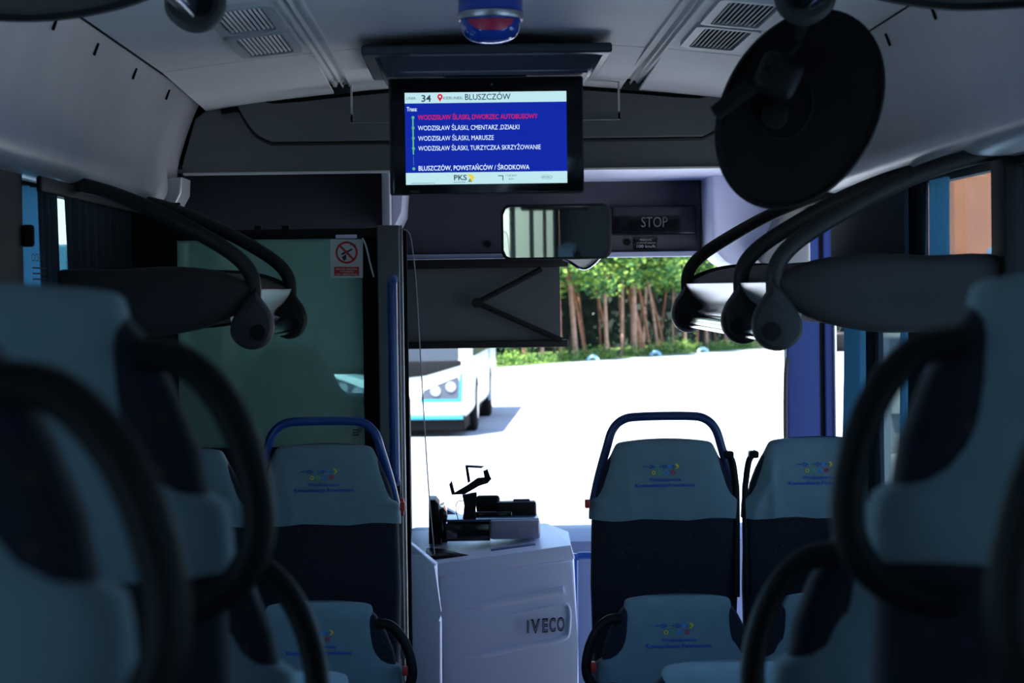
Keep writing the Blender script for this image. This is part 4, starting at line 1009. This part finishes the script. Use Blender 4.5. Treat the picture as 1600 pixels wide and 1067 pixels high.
# dark gear lever / monitor parts left, behind the shield
t2 = empty('dash_console_pod', P(680, 850, 9.3), 'black upright dashboard pod behind the clear shield', 'pod'); b0 = t2.location.copy()
bm = new(); prism(bm, [cpx(670, 850, 9.3), cpx(670, 781, 9.3), cpx(680, 781, 9.3), cpx(686, 788, 9.3), cpx(686, 802, 9.3), cpx(690, 850, 9.3)], 9.3, 9.5, bev=.006); o = bobj('body', bm, M_black, t2); o.data.transform(Matrix.Translation(-b0))
bm = new(); prism(bm, [cpx(686, 848, 9.34), cpx(686, 796, 9.34), cpx(693, 793, 9.34), cpx(698, 800, 9.34), cpx(699, 848, 9.34)], 9.34, 9.6, bev=.006); o = bobj('side_pod', bm, M_blackg, t2); o.data.transform(Matrix.Translation(-b0))
bm = new(); prism(bm, [cpx(697, 812, 9.5), cpx(697, 795, 9.5), cpx(710, 802, 9.5), cpx(728, 812, 9.5)], 9.5, 9.6, bev=.003); o = bobj('cowl', bm, MATS['blue_grey_dash_plastic'], t2); o.data.transform(Matrix.Translation(-b0))
bm = new(); a = P(636, 818, 9.9); b = P(668, 858, 9.9); 

# exterior mirror seen through the door glass
p = P(1314, 533, 11.2)
t = empty('door_mirror', p, 'dark exterior mirror seen through the front door glass', 'mirror'); 
bm = new(); box(bm, (0, 0, 0), (.10, .08, .09), .02); bobj('housing', bm, M_black, t)
bm = new(); tube(bm, smoothpath([(0, 0, .03), (.03, -.15, .25), (-.1, -.5, .35), (1.30 - p.x, 10.34 - p.y, .30)], 4), .012, 8); bobj('arm', bm, M_black, t)

# ================================================================== OUTDOORS
GZ = -.35
M_ground = mat('pale_concrete_yard', (.30, .315, .34), .9, bump=.3, bscale=20, var=.08, vscale=.6)
bm = new(); span(bm, (-150, -80, GZ - .2), (150, 220, GZ)); struct(bobj('ground', bm, M_ground, smooth=False), 'bright sunlit concrete yard')
# grass verge, its near edge running obliquely
def GP(px, py): return PZ(px, py, GZ)
e0 = GP(780, 574); e1 = GP(1230, 541)
dirv = (e1 - e0).normalized()
def edge_y(x): return e0.y + (x - e0.x) * (e1.y - e0.y) / (e1.x - e0.x)
bm = new(); prism(bm, [(-14, edge_y(-14)), (14, edge_y(14)), (60, edge_y(14)), (60, 170), (-14, 170)], GZ - .05, GZ + .03, 'z')
struct(bobj('ground_verge', bm, mat('grass_verge', (.10, .16, .03), .95, var=.4, vscale=1.5, bump=.6, bscale=30)), 'grass verge under the trees')
# leafy things
M_leaf = [translucent('sunny_leaf', (.28, .42, .08), .4), translucent('mid_leaf', (.05, .16, .04), .35), translucent('deep_leaf', (.03, .10, .035), .3)]  # sunlit, middling and shaded leaf tones put into the colours
M_bark = [mat('pink_brown_bark', (.34, .19, .13), .9, var=.35, vscale=6, bump=.5, bscale=40), mat('rust_bark', (.26, .11, .06), .9, var=.35, vscale=6), mat('dark_bark', (.09, .06, .05), .9, var=.3, vscale=6)]
def crown_mesh(seed, rx, rz, n, size, hollow=.35):
    rnd = random.Random(seed); vs = []; fs = []; mi = []
    cl = [(rnd.gauss(0, rx * .5), rnd.gauss(0, rx * .4), rnd.uniform(-rz, rz), rnd.uniform(.3, .7)) for _ in range(26)]
    for k in range(n):
        c_ = cl[k % len(cl)]; r = c_[3]
        p = Vector((c_[0] + rnd.gauss(0, r * .55), c_[1] + rnd.gauss(0, r * .55), c_[2] + rnd.gauss(0, r * .4)))
        a = Vector((rnd.uniform(-1, 1), rnd.uniform(-1, 1), rnd.uniform(-.6, .6))).normalized(); b = a.cross(Vector((rnd.uniform(-1, 1), rnd.uniform(-1, 1), rnd.uniform(-1, 1)))).normalized()
        s = size * rnd.uniform(.6, 1.3); i = len(vs)
        vs += [p - a * s, p - b * s * .5, p + a * s, p + b * s * .5]; fs.append((i, i + 1, i + 2, i + 3))
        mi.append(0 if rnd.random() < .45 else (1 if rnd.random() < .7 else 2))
    me = bpy.data.meshes.new('crown'); me.from_pydata(vs, [], fs)
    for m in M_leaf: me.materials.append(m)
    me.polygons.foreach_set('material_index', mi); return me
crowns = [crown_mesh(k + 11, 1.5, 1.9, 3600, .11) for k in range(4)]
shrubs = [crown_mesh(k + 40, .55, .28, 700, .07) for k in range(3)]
def tree(x, y, h, lean, rad, bark, k, label, group='trees along the far edge of the yard'):
    t = empty('tree', (x, y, GZ), label, 'tree', group)
    rnd = random.Random(k * 3 + 1)
    pts = smoothpath([(0, 0, -.05), (lean * .35, 0, h * .33), (lean * .7 + rnd.uniform(-.05, .05), 0, h * .66), (lean, 0, h)], 5)
    bm = new(); tube(bm, pts, rad, 8, rr=lambda f: rad * (1 - .45 * f)); bobj('trunk', bm, bark, t)
    for q in range(3):
        z = h * rnd.uniform(.55, .9); bm = new(); sx = rnd.choice((-1, 1))
        tube(bm, smoothpath([(lean * z / h, 0, z), (lean * z / h + sx * .4, rnd.uniform(-.3, .3), z + .5), (lean * z / h + sx * .8, rnd.uniform(-.5, .5), z + 1.1)], 4), rad * .4, 6, rr=lambda f: rad * .4 * (1 - .7 * f)); bobj('branch', bm, bark, t)
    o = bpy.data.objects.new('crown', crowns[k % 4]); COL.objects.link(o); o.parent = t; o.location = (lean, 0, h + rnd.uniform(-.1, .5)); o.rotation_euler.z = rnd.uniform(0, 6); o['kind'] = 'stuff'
    return t
k = 0
front = [(877, 505, 0, .11, 1), (903, 500, -.25, .16, 0), (918, 500, -.7, .08, 1), (950, 470, -.1, .12, 0), (957, 480, -.9, .07, 1), (973, 500, .1, .09, 0), (994, 460, 0, .20, 0), (1008, 520, -.9, .24, 1), (1022, 505, -.8, .11, 1), (1033, 480, -.5, .10, 0), (1046, 500, -.9, .09, 1), (1057, 500, .1, .08, 0), (1073, 520, 0, .12, 0), (1092, 515, .2, .09, 1), (1108, 520, -.2, .11, 0), (1140, 520, 0, .12, 0), (1175, 520, .2, .12, 1), (1215, 520, 0, .14, 0), (820, 520, .2, .12, 1), (850, 520, -.2, .10, 0)]
ORD = 'first second third fourth fifth sixth seventh eighth ninth tenth eleventh twelfth thirteenth fourteenth fifteenth sixteenth seventeenth eighteenth nineteenth twentieth'.split()
names = {0: 'pinkish', 1: 'rust brown'}
for px, _, lean, rad, bk in front:
    g = GP(px, 575 - (px - 780) * 33 / 450 - 2)
    where = 'left of' if px < 994 else 'right of'
    od = ORD[sorted(f[0] for f in front).index(px)]
    tree(g.x, edge_y(g.x) + 1.2 + R.uniform(0, 1.5), 4.5 + R.uniform(-.2, .4), lean, rad * .62, M_bark[bk], k, f"{'thick' if rad > .15 else 'slim'} {names[bk]} {'leaning' if abs(lean) > .3 else 'upright'} tree, {od} from the left in the front row"); k += 1
for q in range(34):
    x = -3 + q * .5 + R.uniform(-.3, .3)
    tree(x, edge_y(x) + 4 + R.uniform(0, 6), 5.0 + R.uniform(-.4, 1.2), R.uniform(-.8, .8), R.uniform(.03, .07), M_bark[R.choice((1, 2, 2))], k, 'slim dark trunked tree in the shade behind the front row', 'trees in the shade behind the front row'); k += 1
# dense hedge mass behind, woodland shade put into its dark colour
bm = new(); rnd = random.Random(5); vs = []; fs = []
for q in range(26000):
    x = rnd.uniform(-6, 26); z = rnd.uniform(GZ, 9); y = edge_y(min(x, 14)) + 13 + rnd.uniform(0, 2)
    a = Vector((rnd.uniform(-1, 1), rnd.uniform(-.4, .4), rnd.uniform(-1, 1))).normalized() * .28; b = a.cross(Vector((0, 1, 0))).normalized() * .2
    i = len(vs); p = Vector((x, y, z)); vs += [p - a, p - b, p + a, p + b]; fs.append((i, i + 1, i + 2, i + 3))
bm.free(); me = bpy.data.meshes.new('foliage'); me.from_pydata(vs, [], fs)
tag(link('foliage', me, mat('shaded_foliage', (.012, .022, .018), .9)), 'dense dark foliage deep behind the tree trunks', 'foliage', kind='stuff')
# low shrubs at the verge edge
for q in range(18):
    x = -1.0 + q * .72 + R.uniform(-.2, .2)
    o = bpy.data.objects.new('shrub', shrubs[q % 3]); COL.objects.link(o); s_ = R.uniform(.35, .75)
    o.location = (x, edge_y(x) + .6 + R.uniform(0, .4), GZ + .28 * s_); o.scale = (s_, s_, s_); o.rotation_euler.z = R.uniform(0, 6)
    tag(o, f'low sunlit shrub at the foot of the trees, {ORD[q]} from the left', 'shrub', 'low shrubs on the verge')
# painted tyres half sunk along the edge
M_tyre = mat('pale_blue_painted_tyre', (.30, .50, .70), .7)
for (px, py, lab) in ((927, 562, 'pale blue painted tyre half sunk at the verge, leftmost of three'), (1015, 551, 'pale blue painted tyre half sunk at the verge, middle of three'), (1084, 545, 'pale blue painted tyre half sunk at the verge, rightmost, beside the rack')):
    g = GP(px, py + 2); bm = new()
    tube(bm, [(.17 * math.cos(a * pi / 16), 0, .17 * math.sin(a * pi / 16)) for a in range(17)], .06, 10); bmesh.ops.translate(bm, verts=bm.verts[:], vec=(g.x, edge_y(g.x) - .25, GZ - .02))
    tag(bobj('painted_tyre', bm, M_tyre), lab, 'tyre', 'painted tyres along the verge')
# ---- parked white coach
YBUS = 43.5
def BP(px, py, d=YBUS): p = P(px, py, d); return (p.x, p.z)
gx = P(735, 600, YBUS).x
t = empty('parked_coach', (gx - 1.25, YBUS, GZ), 'white and teal coach parked in the sunny yard, nose towards the camera', 'bus')
bw = 2.5; L_ = 9.5; ang = math.radians(-3.2)
t.rotation_euler.z = ang
M_buswhite = mat('white_coach_paint', (.80, .84, .86), .3, coat=.5)
M_teal = mat('teal_coach_paint', (.01, .20, .30), .35, coat=.4)
M_lampglass = mat('headlamp_glass', (.05, .055, .08), .3)
# body as loft of cross-sections along y
rings = []
for y, q, z0 in ((0, .90, .40), (.03, .96, .36), (.14, .995, .33), (.4, 1, .30), (2.0, 1, .30), (L_, 1, .30)):
    rings.append([Vector((a, y, b)) for a, b in rrect(-bw / 2 * q, bw / 2 * q, z0, 3.05 - (1 - q) * 1.2, .22 * q, 5)])
bm = new(); rings_loft(bm, rings); bobj('body', bm, M_buswhite, t)
bm = new(); prism(bm, rrect(-1.06, 1.06, 1.25, 2.85, .12), -.02, .03); bobj('windscreen', bm, mat('dark_coach_glass', (.03, .04, .06), .08), t)
bm = new(); prism(bm, [(-1.1, 1.22), (-.5, 1.05), (0, 1.0), (.5, 1.05), (1.1, 1.22), (1.1, 1.30), (-1.1, 1.30)], -.04, .01, bev=.01); bobj('wiper_panel', bm, M_black, t)
for s in (-1, 1):
    bm = new(); prism(bm, [(s * .40, .66), (s * .46, .80), (s * .75, .92), (s * 1.04, 1.03), (s * 1.06, .98), (s * 1.04, .66)], -.03, .02); hl_ = bobj('headlamp', bm, M_lampglass, t, smooth=False)
    for cx_, cz_ in ((.66, .79), (.92, .86)):
        bm = new(); lathe(bm, [(.001, 0), (.09, 0), (.09, .03), (.001, .035)], 18, Matrix.Translation((s * cx_, -.025, cz_)) @ Matrix.Rotation(pi / 2, 4, 'X')); bobj('lens', bm, mat('lamp_lens', (.22, .24, .28), .2), hl_)
    bm = new(); prism(bm, [(s * .40, .60), (s * 1.10, .60), (s * 1.12, 1.08), (s * 1.08, 1.08), (s * 1.05, .65), (s * .40, .65)], -.032, .02); bobj('lamp_surround', bm, M_teal, t, smooth=False)
bm = new(); span(bm, (-1.12, -.03, .30), (1.12, .02, .36), .01); bobj('bumper_lip', bm, M_teal, t)
bm = new(); span(bm, (-1.15, .05, .12), (1.15, 2.0, .34), .02); bobj('underbody', bm, M_blackm, t)
bm = new(); span(bm, (-1.1, 2.0, .2), (1.1, L_ - .2, .34), .02); bobj('underbody', bm, M_blackm, t)
for s in (-1, 1):
    for y in (2.0, L_ - 2.4):
        bm = new(); lathe(bm, [(.3, -.14), (.46, -.14), (.5, -.1), (.5, .1), (.46, .14), (.28, .14), (.26, .08), (.001, .08)], 28, Matrix.Translation((s * 1.12, y, .5)) @ Matrix.Rotation(s * pi / 2, 4, 'Y')); w_ = bobj('wheel', bm, M_blackm, t)
        bm = new(); lathe(bm, [(.001, .02), (.1, .10), (.27, .10), (.28, .14), (.3, .14)], 20, Matrix.Translation((s * 1.13, y, .5)) @ Matrix.Rotation(s * pi / 2, 4, 'Y')); bobj('hub_cap', bm, M_alu, w_)
    bm = new(); prism(bm, [(.9, 1.35), (1.0, 2.75), (L_ - .4, 2.75), (L_ - .4, 1.35)], s * 1.252, s * 1.235, 'x'); bobj('side_glass', bm, MATS['dark_coach_glass'], t, smooth=False)
    bm = new(); prism(bm, [(1.0, .55), (1.1, 1.3), (1.45, 1.3), (1.35, .55)], s * 1.254, s * 1.235, 'x'); bobj('teal_flash', bm, M_teal, t, smooth=False)
    bm = new(); prism(bm, [(6.4, .34), (6.4, 2.7), (7.0, 2.7), (6.8, .34)], s * 1.254, s * 1.235, 'x'); bobj('teal_flash', bm, M_teal, t, smooth=False)
# ---- orange building far right, with a teal van before it
bm = new(); span(bm, (9.3, 49, GZ), (26, 62, 8.5)); t = empty('orange_building', (17, 49, GZ), 'plain orange rendered building seen through the right window', 'building')
o = bobj('wall', bm, mat('orange_render', (.42, .125, .05), .9, var=.08, vscale=2), t, smooth=False); o.data.transform(Matrix.Translation(-t.location))
bm = new(); span(bm, (9.0, 48.6, 8.5), (26.3, 62.4, 8.8), .05); o = bobj('roof', bm, M_mgrey, t, smooth=False); o.data.transform(Matrix.Translation(-t.location))
for q in range(3):
    bm = new(); span(bm, (13 + q * 4, 48.96, 4.2), (14.6 + q * 4, 49.02, 6.0)); o = bobj('window', bm, MATS['dark_coach_glass'], t, smooth=False); o.data.transform(Matrix.Translation(-t.location))
bm = new(); span(bm, (-8.5, 30, GZ + .1), (-4.0, 32.4, E + .56), .03); tc_ = empty('container', (-6.2, 30, GZ), 'teal steel container glimpsed through the slit between left curtains', 'container')
M_cont = mat('teal_container_paint', (.015, .10, .12), .6)
o = bobj('body', bm, M_cont, tc_); o.data.transform(Matrix.Translation(-tc_.location))
bm = new()
for q in range(22): span(bm, (-8.4 + q * .2, 29.96, GZ + .2), (-8.3 + q * .2, 30.0, E + .5))
o = bobj('rib', bm, M_cont, tc_, smooth=False); o['kind'] = 'stuff'; o.data.transform(Matrix.Translation(-tc_.location))
t = empty('stone_wall', (5.9, 20, GZ), 'beige stone block wall glimpsed between the right curtains', 'wall')
M_stone = mat('beige_stone', (.17, .155, .11), .9, var=.25, vscale=5, bump=.5, bscale=40)
bm = new(); span(bm, (-2.62, .03, 0), (3.0, .4, 2.1)); bobj('core', bm, mat('dark_mortar', (.10, .09, .07), .95), t, smooth=False)
first = None
for r_ in range(7):
    for q in range(9):
        if first is None:
            bm = new(); box(bm, (0, 0, 0), (.60, .1, .285), .012); first = bobj('stone', bm, M_stone, t); o = first
        else:
            o = first.copy(); COL.objects.link(o); o.parent = t
        o.location = (-2.32 + q * .62 + (.0 if r_ % 2 else .12), R.uniform(-.01, .01), .15 + r_ * .3)
bm = new(); span(bm, (-2.66, -.08, 2.1), (3.1, .45, 2.18), .02); bobj('coping', bm, M_stone, t)
t = empty('teal_van', (10.9, 44, GZ), 'teal van roof peeping through the right window before the orange wall', 'van')
bm = new(); rings_loft(bm, [[Vector((a, y, b)) for a, b in rrect(-1.0 * q, 1.0 * q, .35, 3.2 * qq, .18, 4)] for y, q, qq in ((-.0, .9, .42), (.3, .97, .45), (.9, 1, .9), (1.5, 1, .99), (5.0, 1, 1))]); bobj('body', bm, M_teal, t)
bm = new(); prism(bm, rrect(-.8, .8, 1.5, 2.5, .1), .38, .5); bobj('windscreen', bm, MATS['dark_coach_glass'], t)
for s in (-1, 1):
    for y in (1.0, 4.2):
        bm = new(); lathe(bm, [(.2, -.1), (.34, -.1), (.36, -.05), (.36, .05), (.34, .1), (.001, .1)], 20, Matrix.Translation((s * .92, y, .36)) @ Matrix.Rotation(s * pi / 2, 4, 'Y')); bobj('wheel', bm, M_blackm, t)
